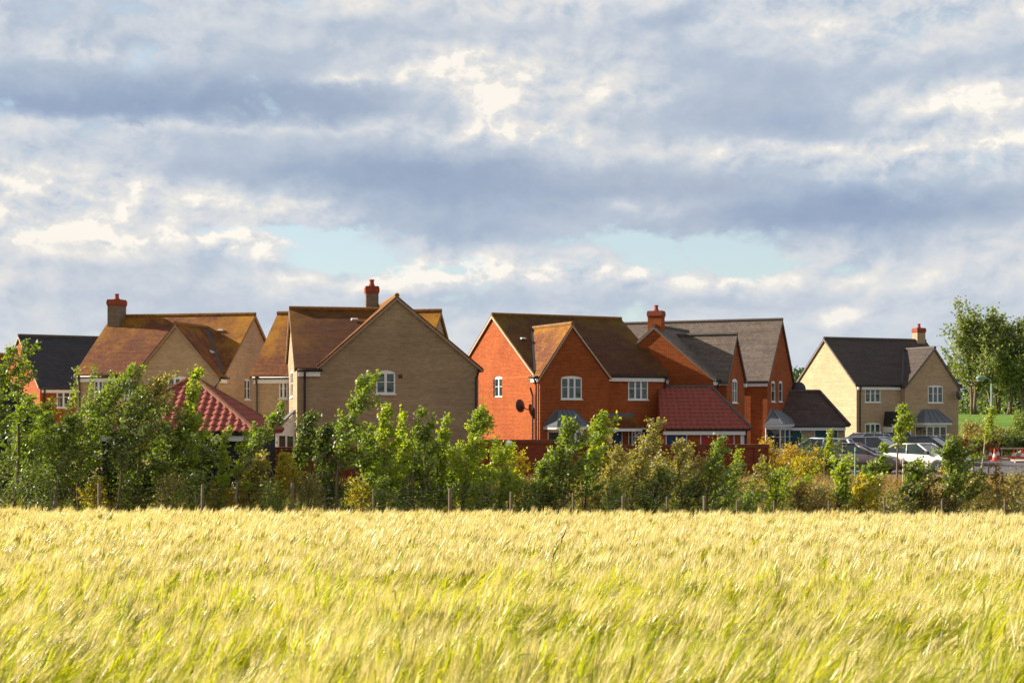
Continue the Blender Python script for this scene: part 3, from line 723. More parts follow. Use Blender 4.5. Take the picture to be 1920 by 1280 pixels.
# --- roof peeping in at the far left
fr = Fr(-60, 110, 24)
h = House(fr, 'red_brick_house', 'red', 'brownroof', 'distant house showing only a slip of brown roof at the left edge', ridge='ridge_brown')
h.body('x', -3, 6.5, 0, 8, 4.9, 4, 7.5)
h.window(front(0), 3.0, 4.2, 3.2, 4.3, n=2); h.eave(front(0), -3, 6.5, 4.85)
h.finish()

# --- red brick house with grey-brown roof, two narrow gables facing the street
fr = Fr(1338, 80, -24)
h = House(fr, 'red_brick_house', 'red', 'greytile', 'red brick house with grey tiled roofs and a red chimney on its broad gable', verge='vergegrey')
h.body('y', 0, 6.5, -7.0, 0, 4.75, -3.5, 7.72, vo=(.06, .1))
h.body('x', -3.4, .5, .98, 4.86, 4.78, 2.80, 7.28, eo=.2)
h.body('x', -10.2, .5, 10.45, 17.6, 4.88, 14.1, 8.82)
h.eave(right(0), -.05, .9, 4.72); h.eave(front(.98), .1, .52, 4.74, gut=False); h.eave(front(10.45), -3, .5, 4.84); h.eave(right(.5), 4.6, 4.95, 4.7, gut=False)
h.pipe(front(10.45), -1.0, 4.7); h.pipe(right(0), .3, 4.6)
h.pwin('right', .5, 1373, 1382.5, 714, 755, n=2, arch=.12)
h.pwin('right', .5, 1446.5, 1453.5, 717, 753, n=1, arch=.10)
h.pwin('right', .5, 1460.5, 1467, 717, 753, n=1, arch=.10)
ya, yb = fr.sy(1447, .9), fr.sy(1479, .9)
h.bay(right(.5), ya-.2, yb+.4, 3.1, 2.2, .55, 0, p=.85, n=3)
h.dish(right(.5), 17.3, 4.4, r=.48)
h.chimney(-3.5, .36, 6.6, fr.fz(1225, 583, .3), w=.82, d=.62)
m_ = MB(); xx = fr.fx(1250); zz = fr.fz(1250, 720); m_.box(xx-.12, xx+.12, -.12, -.004, zz, zz+.22); m_.box(xx-.18, xx+.05, -.3, -.12, zz+.06, zz+.2); m_.build('security_light', M['white'], h.root)
h.finish()

# --- buff house on the right
fr = Fr(1606, 102, 22)
h = House(fr, 'buff_brick_house', 'buff', 'greyroof4', 'buff brick house on the right with dark roof, sunlit left gable and lead-roofed bay', verge='vergegrey')
h.body('x', 0, 9.0, 0, 7.9, 4.9, 3.9, 8.3)
h.body('y', -.5, 3.8, 3.84, 8.62, 4.78, 6.42, 7.52, vo=(.12, 0))
h.eave(front(0), 0.05, 3.8, 4.86); h.pipe(front(0), .25, 4.8)
h.pwin('front', 0, 1622, 1651, 724, 754, n=3, arch=.07)
h.pwin('front', 0, 1622, 1651, 794, 828, n=3, arch=.07)
h.pwin('front', -.5, 1740, 1768, 724, 755, n=3, arch=.07)
h.bay(front(-.5), fr.fx(1722, -1.2), fr.fx(1789, -1.2), fr.fz(1755, 767, -.5), fr.fz(1755, 792, -1.3), .35, 0, p=.75, n=3)
h.chimney(fr.fx(1723, 3.9), 3.9, 7.4, fr.fz(1723, 615, 3.9), w=.75, d=.6)
h.valley(6.42, 7.52, 3.84, 4.78, .872, 4.9)
p = empty('porch'); p.parent = h.root
x0, x1 = fr.fx(1664, -.5), fr.fx(1706, -.9); xc = x0+.35
zt, ze = fr.fz(1680, 771, -.5), fr.fz(1680, 797, -.9)
m_ = MB(); m_.add([(x0, -1.1, ze), (x1, -1.1, ze), (x1, -.004, ze), (x0, -.004, ze), (x0+.15, -1.1, zt-.05), (x0+.95, -1.1, zt-.05), (x0+.95, -.004, zt), (x0+.15, -.004, zt)], [(0, 3, 2, 1), (4, 5, 6, 7), (0, 1, 5, 4), (1, 2, 6, 5), (2, 3, 7, 6), (3, 0, 4, 7)]); m_.build('porch_roof', M['slate'], p)
m_ = MB(); m_.box(x0-.05, x1+.05, -1.14, -1.1, ze-.12, ze+.02); m_.build('fascia', M['white'], p)
m_ = MB(); m_.box(x0-.02, x0+.1, -1.05, -.02, 0, ze-.121); m_.box(x1-.1, x1, -1.05, -.95, 0, ze-.121); m_.build('side_screen', M['white'], p)
h.door(front(0), x0+.45, x0+1.35, 2.05, M['teal'])
h.dish(front(-.5), 8.7, 4.1, r=.36)
h.finish()

# --- garages
fr = Fr(1243, 77, 0)
h = House(fr, 'garage', 'red', 'pantile', 'double garage with red pantile roof, one blue door and one red door', 'garage')
h.prisms.append(([(-.05, -.4), (4.55, -.4), (4.55, 2.0), (-.05, 2.0)], 0, 5.2, lambda p, q, w: (p, w, q)))
hip_roof(h, -.15, 4.75, -.25, 5.45, 2.02, 4.3, .0, 3.0)
pm = MB(); pantile_slope(pm, (-.15, -.27, 2.03), (4.75, -.27, 2.03), (0, 2.6, 4.31), (3.0, 2.6, 4.31)); pantile_slope(pm, (4.77, -.25, 2.03), (4.77, 5.45, 2.03), (3.0, 2.6, 4.31), (3.0, 2.6, 4.31))
h.eave(front(0), 0, 4.5, 1.98, out=.2)
h.door(front(0), fr.fx(1248), fr.fx(1289), 1.78, M['blue'], ribs=8, name='garage_door'); h.door(front(0), fr.fx(1313), fr.fx(1378), 1.78, M['reddoor'], ribs=10, name='garage_door')
h.pipe(front(0), 4.48, 1.95)
MB().box(4.2, 4.4, -.03, -.004, 0, 1.75).build('white_panel', M['white'], h.root)
h.finish(); pm.build('pantiles', M['pantile'], h.roof)

fr = Fr(1470, 92, 0)
h = House(fr, 'garage', 'buff', 'garagetile', 'double garage with grey-brown hipped roof and teal doors beside the right-hand buff house', 'garage')
h.prisms.append(([(-2.2, -.4), (3.95, -.4), (3.95, 2.05), (-2.2, 2.05)], 0, 5.6, lambda p, q, w: (p, w, q)))
hip_roof(h, -2.3, 4.2, -.25, 5.85, 2.1, 4.33, -1.0, 2.9)
h.eave(front(0), -2.2, 3.95, 2.05, out=.2)
for a, b in ((1479, 1505), (1527, 1572)): h.door(front(0), fr.fx(a) if a > 1500 else fr.fx(a)-.9, fr.fx(b), 1.86, M['teal'], ribs=8, name='garage_door')
h.finish()

fr = Fr(325, 51, 0)
h = House(fr, 'garage', 'blackboard', 'pantile', 'black boarded garage under a red pantile hipped roof behind the saplings', 'garage')
h.prisms.append(([(-2.55, -.6), (2.75, -.6), (2.75, 2.1), (-2.55, 2.1)], 0, 5.4, lambda p, q, w: (p, w, q)))
hip_roof(h, -2.8, 3.0, -.28, 5.68, 2.17, 4.12, -.02, .18, hipmat='hiptile')
pm = MB(); pantile_slope(pm, (-2.8, -.30, 2.18), (3.0, -.30, 2.18), (-.02, 2.7, 4.13), (.18, 2.7, 4.13)); pantile_slope(pm, (3.02, -.28, 2.18), (3.02, 5.68, 2.18), (.18, 2.7, 4.13), (.18, 2.7, 4.13)); pantile_slope(pm, (-2.82, 5.68, 2.18), (-2.82, -.28, 2.18), (-.02, 2.7, 4.13), (-.02, 2.7, 4.13))
h.eave(front(0), -2.7, 2.9, 2.12, out=.2)
m_ = MB()
for k in range(13): m_.hexa([(-2.54, -.03, .02+k*.16), (2.74, -.03, .02+k*.16), (2.74, -.002, .02+k*.16), (-2.54, -.002, .02+k*.16), (-2.54, -.012, .17+k*.16), (2.74, -.012, .17+k*.16), (2.74, -.002, .17+k*.16), (-2.54, -.002, .17+k*.16)])
m_.build('weatherboard', M['blackboard'], h.root)
h.ridge = M['hiptile']; h.finish(); pm.build('pantiles', M['pantile'], h.roof)

fr = Fr(0, 51, 22)
h = House(fr, 'garage', 'blackboard', 'slate', 'black boarded garage with a grey-edged gable cut off by the left edge', 'garage', verge='vergegrey')
xr = fr.fx(104)
h.body('y', 0, 5, -2.4, xr, fr.fz(104, 800), 0, fr.fz(2, 708), vo=(.1, .1), eo=.15)
h.finish()

# --- garden walls
def garden_wall(px0, d0, px1, d1, ztop, label, thick=.33, piers=()):
    a = Vector(((px0-960)/F*d0, d0, 0)); b = Vector(((px1-960)/F*d1, d1, 0)); L = (b-a).length
    r = empty('brick_wall', a, math.atan2(b.y-a.y, b.x-a.x), label=label, cat='wall', group='brick garden walls')
    m = MB(); m.box(0, L, 0, thick, -.9, ztop-.16)
    for p in piers: m.box(p, p+.45, -.06, -.002, -.9, ztop-.162)
    m.build('brickwork', M['redwall'], r)
    m = MB(); m.box(-.02, L+.02, -.05, thick+.05, ztop-.158, ztop-.11); m.box(-.03, L+.03, -.02, thick+.02, ztop-.108, ztop); m.build('coping', M['capbrick'], r)
    return r
wl = garden_wall(1037, 60.8, 1441, 62.5, 1.50, 'long brick garden wall in front of the red garage, ending beside the ochre bush', piers=(0, 3.2, 6.4, 9.0))
wm = garden_wall(904, 59.8, 1036, 60.3, 1.74, 'brick garden wall with a small white lamp, below the lit red gable', piers=(.3,))
m_ = MB(); xx = (953-904)/F*60; m_.lathe([(.02, 1.42), (.12, 1.44), (.15, 1.55), (.12, 1.70), (.02, 1.74)], 12, (xx, -.14, 0)); m_.box(xx-.03, xx+.03, -.12, -.002, 1.4, 1.5); m_.build('wall_lamp', M['white'], wm, smooth=True)
garden_wall(503, 57, 905, 58.5, 1.50, 'brick garden wall behind the saplings, below the wide buff gable', piers=(.1, 4.4))
w_ = garden_wall(501.5, 57.1, 448, 66, 1.44, 'brick wall return catching the sun beside the black garage')

# ------------------------------------------------------------------ ground, road, far field
def build_ground():
    ys = sorted(set([-300, -150, -80, -40, -15, -5]+[i*1.0 for i in range(0, 80)]+[80+i*2 for i in range(0, 62)]+[210, 230, 260, 300, 360, 430, 500, 700, 1000, 1500, 2200, 3200, 5000]))
    xs = sorted(set([-4000, -2000, -1000, -600, -400, -250, -160, -120, -90, -70, -55]+[i*1.5 for i in range(-30, 46)]+[75, 90, 110, 140, 180, 250, 400, 600, 1000, 2000, 4000]))
    V = np.array([(x, y, ground_z(x, y)+(.05*math.sin(x*1.7+y*.9)*math.sin(y*1.1-x*.4) if 42.5 < y < 60 else 0)) for y in ys for x in xs])
    nx = len(xs); Fc = np.array([(j*nx+i, j*nx+i+1, (j+1)*nx+i+1, (j+1)*nx+i) for j in range(len(ys)-1) for i in range(nx-1)])
    m, T, b = new_mat('ground')
    tc = T.n('ShaderNodeTexCoord').outputs['Object']; sp = T.n('ShaderNodeSeparateXYZ', i_0=tc)
    n1 = T.noise(tc, .35, 6, .65); n2 = T.noise(tc, 3.0, 6, .7)
    jit = T.m('MULTIPLY_ADD', T.m('SUBTRACT', n2, .5), 3.0, sp.outputs[1])
    dry = T.mix(T.mr(n2, .3, .7, 0, 1), (.12, .075, .035), (.27, .19, .085))
    grn = T.mix(T.mr(n2, .3, .7, 0, 1), (.05, .085, .02), (.12, .16, .04))
    bank = T.mix(T.ss(n1, .42, .60), dry, grn)
    street = T.mix(T.mr(n2, .3, .7, 0, 1), (.28, .19, .12), (.38, .27, .18))
    lawn = T.mix(T.mr(n2, .3, .7, 0, 1), (.20, .15, .05), (.30, .23, .09))
    far = T.mix(T.mr(T.noise(tc, .12, 5, .6), .35, .65, 0, 1), (.10, .20, .035), (.17, .28, .05))
    soil = T.mix(T.mr(n2, .3, .7, 0, 1), (.10, .085, .03), (.20, .19, .06))
    c = T.mix(T.ss(jit, 41, 42), soil, bank); c = T.mix(T.ss(jit, 55, 57), c, lawn)
    c = T.mix(T.ss(jit, 70, 72), c, street); c = T.mix(T.ss(jit, 97, 99), c, grn); c = T.mix(T.ss(jit, 118, 122), c, far)
    T.set(b.inputs['Base Color'], c); b.inputs['Roughness'].default_value = .95; b.inputs['Specular IOR Level'].default_value = .1
    bp = T.n('ShaderNodeBump', i_Strength=.6, i_Distance=.08); T.set(bp.inputs['Height'], n2); T.set(b.inputs['Normal'], bp.outputs[0])
    np_mesh('ground', V, Fc, m, smooth=True, kind='structure')
build_ground()
M['asphalt'] = simple('asphalt', (.115, .095, .105), .9, var=.18, scale=3); M['paving'] = simple('pale_paving', (.42, .31, .25), .9, var=.15, scale=2); M['kerb'] = simple('kerb_stone', (.33, .30, .28), .9, var=.15)
def sheet(name, x0, x1, y0, y1, z, mat, th=0):
    m = MB(); n = 10
    if th: m.box(x0, x1, y0, y1, -.05, z)
    else: m.add([(x0, y0, z), (x1, y0, z), (x1, y1, z), (x0, y1, z)], [(0, 1, 2, 3)])
    return m.build(name, mat, kind='structure')
sheet('road', 11, 90, 72.2, 82.5, .012, M['asphalt']); sheet('car_park', 11.5, 29, 61.8, 72.19, .010, M['asphalt']); sheet('driveway', 12, 30, 82.7, 97.5, .010, M['asphalt'])
sheet('kerb', 29.2, 90, 82.52, 82.68, .12, M['kerb'], 1); sheet('kerb', 29.2, 90, 72.0, 72.18, .12, M['kerb'], 1)
sheet('pavement', 30.2, 90, 82.69, 86.5, .10, M['paving'], 1)

# ------------------------------------------------------------------ vegetation
M['leaf_green'] = leafmat('leaf_green', (0.08, 0.15, 0.01), (0.19, 0.27, 0.022), (0.44, 0.4, 0.26))
M['leaf_bright'] = leafmat('leaf_bright', (0.15, 0.25, 0.01), (0.34, 0.4, 0.022), (0.44, 0.46, 0.22))
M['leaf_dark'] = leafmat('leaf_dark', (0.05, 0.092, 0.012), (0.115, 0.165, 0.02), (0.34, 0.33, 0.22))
M['leaf_olive'] = leafmat('leaf_olive', (0.15, 0.165, 0.035), (0.3, 0.275, 0.08), (0.52, 0.44, 0.32))
M['leaf_ochre'] = leafmat('leaf_ochre', (.24, .19, .022), (.46, .33, .040), (0.5, 0.38, 0.12))
M['leaf_yellow'] = leafmat('leaf_yellow', (0.24, 0.25, 0.018), (0.46, 0.37, 0.03), (0.5, 0.46, 0.16))
M['leaf_brown'] = leafmat('leaf_brown', (0.14, 0.1, 0.035), (0.26, 0.18, 0.06), (0.3, 0.24, 0.14))
M['leaf_tall'] = leafmat('leaf_tall', (0.095, 0.135, 0.03), (0.21, 0.25, 0.06), (0.42, 0.43, 0.27))
M['leaf_far'] = leafmat('leaf_far', (.030, .070, .038), (.055, .105, .045), (.08, .12, .07), trans=.2)

def leaf_mesh(rng, P, D, size, asp=.62):
    n = len(P); D = D/np.linalg.norm(D, axis=1)[:, None]
    Rn = rng.normal(size=(n, 3)); S = np.cross(D, Rn); S /= np.linalg.norm(S, axis=1)[:, None]+1e-9
    N = np.cross(S, D); size = size[:, None]
    b = P; t = P+D*size; m = P+D*size*.45
    l = m+S*size*asp*.5+N*size*.10; r = m-S*size*asp*.5+N*size*.10
    V = np.stack([b, r, t-N*size*.08, l], 1).reshape(-1, 3)
    return V, np.arange(n*4).reshape(n, 4)

def grow(name, x, y, z, H, W, lean, low, leafmat_, nleaf, leaf, seed, label, cat='tree', group=None, nb=16, barkm='bark', elev=52, wind=.72, tr=.035, thin=.07, fork=1, dp=.8, tuft=.0, spread=1.0):
    """a small tree: tapered trunk, limbs blown to the right, leaves along the limbs and their side shoots"""
    rng = np.random.default_rng(seed)
    root = empty(name, (x, y, z-.05), 0, label=label, cat=cat, group=group)
    tk = MB(); Ps = []; Ds = []; wts = []; eoff = rng.uniform(-14, 6)
    for fk in range(fork):
        fo = 0 if fork == 1 else (fk/(fork-1)-.5)*W*.35; fl = lean+fo*1.2; hh = H*(1 if fk == 0 else rng.uniform(.8, .97))
        wob = rng.normal(size=2)*.03*H
        def p(t): return np.array([fo*.2+fl*t**2.1+wob[0]*math.sin(t*5), wob[1]*math.sin(t*4), hh*t])
        tk.tube([p(t) for t in np.linspace(0, .98, 9)], [tr*(1.15-t)*1.1+.006 for t in np.linspace(0, .98, 9)], 6)
        nbb = max(5, int(nb*.72))//fork
        for k in range(nbb):
            t0 = low+(.97-low)*((k+rng.uniform(.2, .8))/nbb)
            pr = min(1, max(.0, (t0-low)/.18+.45))*(.16+.95*max(.0, 1.0-t0)**.9)
            L = W*.70*pr*rng.uniform(.5, 1.3)*spread; az = k*2.4+rng.uniform(-.5, .5); e = R(elev+eoff+rng.uniform(-14, 14)+12*t0)
            d = np.array([math.cos(az)*math.cos(e), math.sin(az)*math.cos(e)*dp, math.sin(e)])
            a = p(t0)
            q = lambda s, a=a, d=d, L=L: a+d*L*s+np.array([wind*L*s*s*.75, 0, -.06*L*s*s])
            tk.tube([q(s) for s in (0, .35, .7, 1)], [tr*.42*(1.1-t0)+.006, tr*.3*(1.1-t0)+.004, .006, .003], 4, cap=False)
            ss_ = np.linspace(.15, 1.05, 14)
            for s in ss_: Ps.append(q(s)); Ds.append(d); wts.append(L*.08*(.5+s))
            for j in range(3):
                s0 = rng.uniform(.25, .85); L2 = L*rng.uniform(.28, .6); az2 = rng.uniform(0, 6.28); e2 = R(rng.uniform(15, 75))
                d2 = d*.6+np.array([math.cos(az2)*math.cos(e2), math.sin(az2)*math.cos(e2)*dp, math.sin(e2)])*.8
                b0 = q(s0)
                tk.tube([b0, b0+d2*L2*.6+np.array([wind*L2*.15, 0, 0]), b0+d2*L2+np.array([wind*L2*.45, 0, 0])], [.006, .004, .002], 3, cap=False)
                for s in np.linspace(.15, 1.1, 7): Ps.append(b0+d2*L2*s+np.array([wind*L2*.45*s*s, 0, 0])); Ds.append(d2); wts.append(L2*.12*(.5+s))
        for t in np.linspace(max(low, .55), 1.0, 10): Ps.append(p(t)); Ds.append(np.array([0, 0, 1.])); wts.append(W*.05)
    tk.build('trunk', M[barkm], root, smooth=True, uv=False, fix=False)
    Ps = np.array(Ps); Ds = np.array(Ds); wts = np.array(wts); wts /= wts.sum()
    idx = rng.choice(len(Ps), nleaf, p=wts)
    r = thin*rng.uniform(.4, 1.25, size=(nleaf, 1))
    P = Ps[idx]+rng.normal(size=(nleaf, 3))*r
    D = Ds[idx]*.35+rng.normal(size=(nleaf, 3))*.65+np.array([wind*1.15, 0, -.12])
    V, Fc = leaf_mesh(rng, P, D, leaf*rng.uniform(.6, 1.25, nleaf))
    np_mesh('crown', V, Fc, M[leafmat_], parent=root)
    return root

def sap(px, d, tx, ty, wpx, low, mat, n, seed, label, group='wind-blown saplings along the wire fence', cat='sapling', leaf=.115, name='sapling', **k):
    x, y, z = gpt(px, d); s = F/d
    H = EYE+(HY-ty)/F*d-z; lean = (tx-px)/s
    return grow(name, x, y, z, H, wpx/s, lean, low, mat, n, leaf, seed, label, cat, group, **k)

G, B_, D_, O_, Y_ = 'leaf_green', 'leaf_bright', 'leaf_dark', 'leaf_olive', 'leaf_yellow'
sap(22, 46, 52, 642, 120, .42, G, 1500, 1, 'tall sparse sapling crossing the lit red gable at the left edge', nb=14, tr=.05)
sap(-22, 45, 8, 652, 130, .30, G, 2600, 2, 'tall green sapling cut off by the left edge', nb=18, tr=.05)
sap(62, 47, 50, 762, 130, .22, G, 3000, 3, 'dense green sapling in front of the grey-edged black gable', nb=20)
sap(100, 44.5, 128, 790, 150, .30, G, 3600, 4, 'bushy sapling on a thick crooked stem left of the first fence post', nb=20, tr=.065, barkm='bark_pale')
sap(152, 47, 232, 700, 190, .26, G, 4200, 5, 'broad leaning sapling whose tip covers the eaves of the mossy-roofed house', nb=24, tr=.055)
sap(213, 45, 262, 745, 160, .26, D_, 3600, 6, 'dark-leaved sapling behind the first fence post', nb=22)
sap(252, 47, 306, 702, 150, .30, O_, 2600, 7, 'olive sapling leaning over the left slope of the red pantile garage roof', nb=20, tr=.05)
sap(303, 46, 322, 790, 150, .20, G, 3400, 8, 'dense sapling in front of the white fascia of the black garage', nb=22)
sap(340, 46.5, 366, 688, 100, .24, B_, 3000, 9, 'tall spire-shaped sapling standing before the pantile roof', nb=24, elev=66, tr=.05)
sap(372, 47, 372, 820, 90, .15, D_, 1800, 10, 'low dark sapling beside the black garage wall')
sap(398, 45.5, 436, 800, 42, .20, B_, 1500, 11, 'slender bright green sapling bending over the black garage wall', elev=70, nb=16)
sap(437, 46, 468, 806, 60, .35, B_, 700, 12, 'thin sapling arching below the garage eaves', nb=10, elev=30)
sap(458, 45, 508, 757, 92, .46, G, 1500, 13, 'thin pale-stemmed sapling in front of the hidden buff house', nb=14, barkm='bark_pale')
sap(470, 47, 480, 850, 100, .10, O_, 1800, 14, 'olive bushy sapling below the pale-stemmed one')
sap(520, 45.5, 530, 850, 80, .06, Y_, 1700, 15, 'yellowing sapling beside the stout post below the side porch', leaf=.10)
sap(545, 46.5, 590, 768, 110, .22, D_, 3000, 16, 'dark sapling at the sunlit left corner of the wide buff gable', nb=20)
sap(603, 46, 602, 800, 130, .18, D_, 3000, 17, 'dark green sapling left of the tallest middle one', nb=20)
sap(637, 45, 668, 708, 132, .36, G, 3000, 18, 'tallest sapling before the wide buff gable, on a long bare stem', nb=20, tr=.045)
sap(672, 47, 700, 800, 100, .12, G, 2200, 19, 'green sapling right of the tallest middle one')
sap(712, 45.5, 727, 764, 92, .10, B_, 3000, 20, 'bright green sapling with a narrow tip under the small gable window', nb=22, elev=62)
sap(742, 46.5, 762, 772, 90, .10, B_, 2600, 21, 'bright green sapling just right of the small gable window', nb=20, elev=60)
sap(785, 45, 792, 766, 74, .14, G, 2400, 22, 'green sapling with two upright tips before the right part of the buff gable', nb=18, elev=68, fork=2)
sap(815, 46, 832, 786, 80, .12, B_, 2200, 23, 'bright sapling with upswept shoots left of the red gable', nb=16, elev=62)
sap(845, 47, 850, 842, 90, .08, G, 2400, 24, 'low full sapling in front of the garden wall left of the red gable')
sap(866, 45, 905, 758, 96, .12, B_, 3800, 25, 'tall bright sapling blown right across the corner between buff and red gables', nb=26, elev=60, wind=.75)
sap(905, 46, 932, 842, 80, .10, B_, 1800, 26, 'bright sapling leaning right at the foot of the lit red gable')
sap(950, 47, 967, 846, 66, .20, Y_, 1300, 27, 'small yellow-green sapling before the wall with the white lamp', elev=62, leaf=.10)
sap(935, 44.8, 945, 880, 90, .06, B_, 1600, 28, 'low bright sapling left of the leaning fence post')
sap(1010, 46, 1022, 852, 84, .08, G, 2300, 29, 'rounded green sapling below the satellite dish')
sap(1050, 45, 1064, 800, 130, .22, G, 4200, 30, 'broad dark green sapling hiding the bay window of the red house', nb=26, tr=.05)
sap(1095, 46.5, 1128, 774, 84, .20, B_, 2400, 31, 'bright sapling with a high feathery tip right of the bay window', nb=20, elev=62, wind=.75)
sap(1135, 46, 1160, 842, 100, .06, O_, 2500, 32, 'olive willowy shrub before the blue door', leaf=.09)
sap(1185, 45.5, 1232, 786, 104, .08, O_, 3400, 33, 'large olive willowy shrub leaning right in front of the garden wall', nb=28, leaf=.09, elev=58, wind=.8)
sap(1225, 44.8, 1235, 880, 110, .05, D_, 2200, 34, 'low dark shrub below the olive willowy one', leaf=.09)
sap(1275, 46, 1272, 822, 92, .10, O_, 2500, 35, 'olive green shrub under the blue garage door', leaf=.10)
sap(1325, 45.5, 1346, 820, 92, .12, G, 2500, 36, 'full green shrub under the red garage door', nb=24, leaf=.10)
sap(1366, 47, 1382, 840, 46, .25, B_, 700, 37, 'narrow olive shrub before the right part of the garden wall', elev=65, leaf=.09)
sap(1405, 46, 1428, 852, 56, .30, O_, 500, 38, 'thin almost bare sapling before the end of the garden wall', nb=9)
sap(1452, 46, 1462, 884, 110, .05, B_, 2400, 39, 'wide bright green bush at the foot of the wall end', name='bush', cat='bush', leaf=.09, elev=45)
for k_, (px, ty, w) in enumerate(((1428, 828, 44), (1476, 842, 60), (1504, 864, 46))):
    sap(px, (64.5, 58.5, 57.5)[k_], px+4, ty, w, .04, 'leaf_ochre' if k_ != 2 else 'leaf_yellow', (2600, 3600, 2200)[k_], 60+k_, ('ochre bush showing over the top of the garden wall', 'ochre bush filling the space right of the garden wall end', 'yellow-brown low bush nearest the plum saloon')[k_], name='bush', cat='bush', group='ochre bushes at the wall end', leaf=.10, elev=38, nb=30, thin=.16, dp=1.0)
sap(1548, 60, 1552, 804, 34, .42, B_, 700, 40, 'small bright street sapling in front of the silver-blue hatchback', nb=12, elev=66, leaf=.10)
sap(1568, 45.5, 1577, 868, 92, .06, B_, 2300, 41, 'rounded bright sapling below the plum saloon', leaf=.11)
sap(1618, 46, 1652, 836, 70, .30, G, 900, 42, 'ragged sapling with long arching fronds before the parked cars', nb=10, elev=25, leaf=.16, wind=.9)
sap(1610, 45, 1612, 890, 60, .10, Y_, 1000, 43, 'thin yellowish sapling below the ragged one')
sap(1682, 58, 1689, 756, 54, .46, B_, 1500, 44, 'upright street sapling between the silver cars and the buff house', nb=18, elev=64, leaf=.12)
sap(1700, 45.5, 1706, 872, 100, .08, G, 2700, 45, 'dark green bushy sapling below the pale silver saloon', nb=20)
sap(1772, 45, 1786, 832, 132, .12, G, 4200, 46, 'full green sapling in front of the bonnet of the pale silver saloon', nb=26)
sap(1762, 46.5, 1776, 838, 30, .55, 'leaf_ochre', 300, 47, 'thin sapling with reddish-brown top leaves beside the pale saloon', nb=8, elev=70)
sap(1836, 62, 1868, 762, 40, .52, B_, 900, 48, 'leaning street sapling crossing the lamp post', nb=16, elev=60, wind=.8, barkm='bark_pale')
sap(1868, 45, 1872, 868, 50, .45, 'leaf_brown', 220, 49, 'nearly bare brownish sapling near the right edge', nb=12, barkm='bark_pale')

# bramble and scrub at the foot of the saplings
scrub_look = {'leaf_green': 'green', 'leaf_bright': 'bright green', 'leaf_dark': 'dark', 'leaf_olive': 'olive', 'leaf_yellow': 'yellowish', 'leaf_brown': 'brown', 'leaf_ochre': 'rusty yellow'}
rs = random.Random(5)
def scrub(px, d, ty, w, mat, n, where, leaf=.085, seed=0):
    sap(px, d, px+rs.uniform(-4, 10), ty, w, .02, mat, n, seed or int(px*7+ty), '%s scrub %s' % (scrub_look[mat], where), group='low scrub along the fence', name='scrub_bush', cat='scrub', leaf=leaf, elev=38, nb=20, thin=.13, tr=.018, dp=1.0)
rows = [(-10, 870, 150, D_, 'in the dark corner at the left edge'), (70, 888, 130, D_, 'behind the thick crooked stem'), (170, 905, 60, Y_, 'beside the first fence post'), (235, 900, 110, G, 'between the first two fence posts'), (300, 898, 90, O_, 'under the black garage fascia'),
        (345, 890, 90, G, 'left of the second fence post'), (408, 908, 70, 'leaf_ochre', 'right of the second fence post'), (450, 900, 70, O_, 'around the pale thin stem'), (500, 905, 60, G, 'left of the stout fence post'), (575, 895, 80, O_, 'right of the stout fence post'),
        (615, 900, 70, D_, 'left of the long bare stem'), (665, 905, 60, Y_, 'right of the long bare stem'), (710, 895, 70, G, 'at the fourth fence post'), (760, 895, 80, G, 'below the small gable window'), (810, 900, 80, G, 'left of the fifth fence post'), (868, 905, 60, Y_, 'right of the fifth fence post'),
        (905, 905, 70, G, 'below the lit red gable'), (985, 905, 90, G, 'below the satellite dish wall'), (1030, 915, 60, 'leaf_brown', 'left of the dark broad sapling stem'), (1090, 905, 70, O_, 'right of the broad sapling stem'), (1145, 905, 90, G, 'under the olive willowy shrub'), (1205, 915, 80, G, 'left of the short thick post'),
        (1290, 900, 90, G, 'below the blue garage door'), (1345, 912, 80, G, 'below the red garage door'), (1395, 922, 70, G, 'before the wall end'), (1500, 905, 80, 'leaf_brown', 'on the dry bank below the ochre bushes'), (1535, 915, 60, O_, 'on the bank left of the plum saloon'), (1640, 905, 80, 'leaf_brown', 'below the parked cars'),
        (1665, 915, 60, O_, 'between two saplings below the silver cars'), (1735, 912, 70, 'leaf_brown', 'under the pale silver saloon'), (1815, 895, 80, O_, 'left of the bare brown sapling'), (1850, 905, 80, 'leaf_brown', 'around the bare brown sapling'), (1900, 890, 90, O_, 'at the right edge'), (1935, 880, 90, 'leaf_brown', 'cut off by the right edge')]
for k_, (px, ty, w, mt, wh) in enumerate(rows): scrub(px, 44.2+(k_ % 4)*.9, ty, w, mt, int(750+w*9), wh)
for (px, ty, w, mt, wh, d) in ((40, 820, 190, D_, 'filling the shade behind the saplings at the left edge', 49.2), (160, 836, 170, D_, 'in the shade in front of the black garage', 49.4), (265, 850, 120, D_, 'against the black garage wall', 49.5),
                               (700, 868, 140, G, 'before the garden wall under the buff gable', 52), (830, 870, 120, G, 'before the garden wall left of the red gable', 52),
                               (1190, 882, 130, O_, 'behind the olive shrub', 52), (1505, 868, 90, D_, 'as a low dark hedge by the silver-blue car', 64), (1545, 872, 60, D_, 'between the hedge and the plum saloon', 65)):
    scrub(px, d, ty, w, mt, int(w*22), wh, leaf=.13)

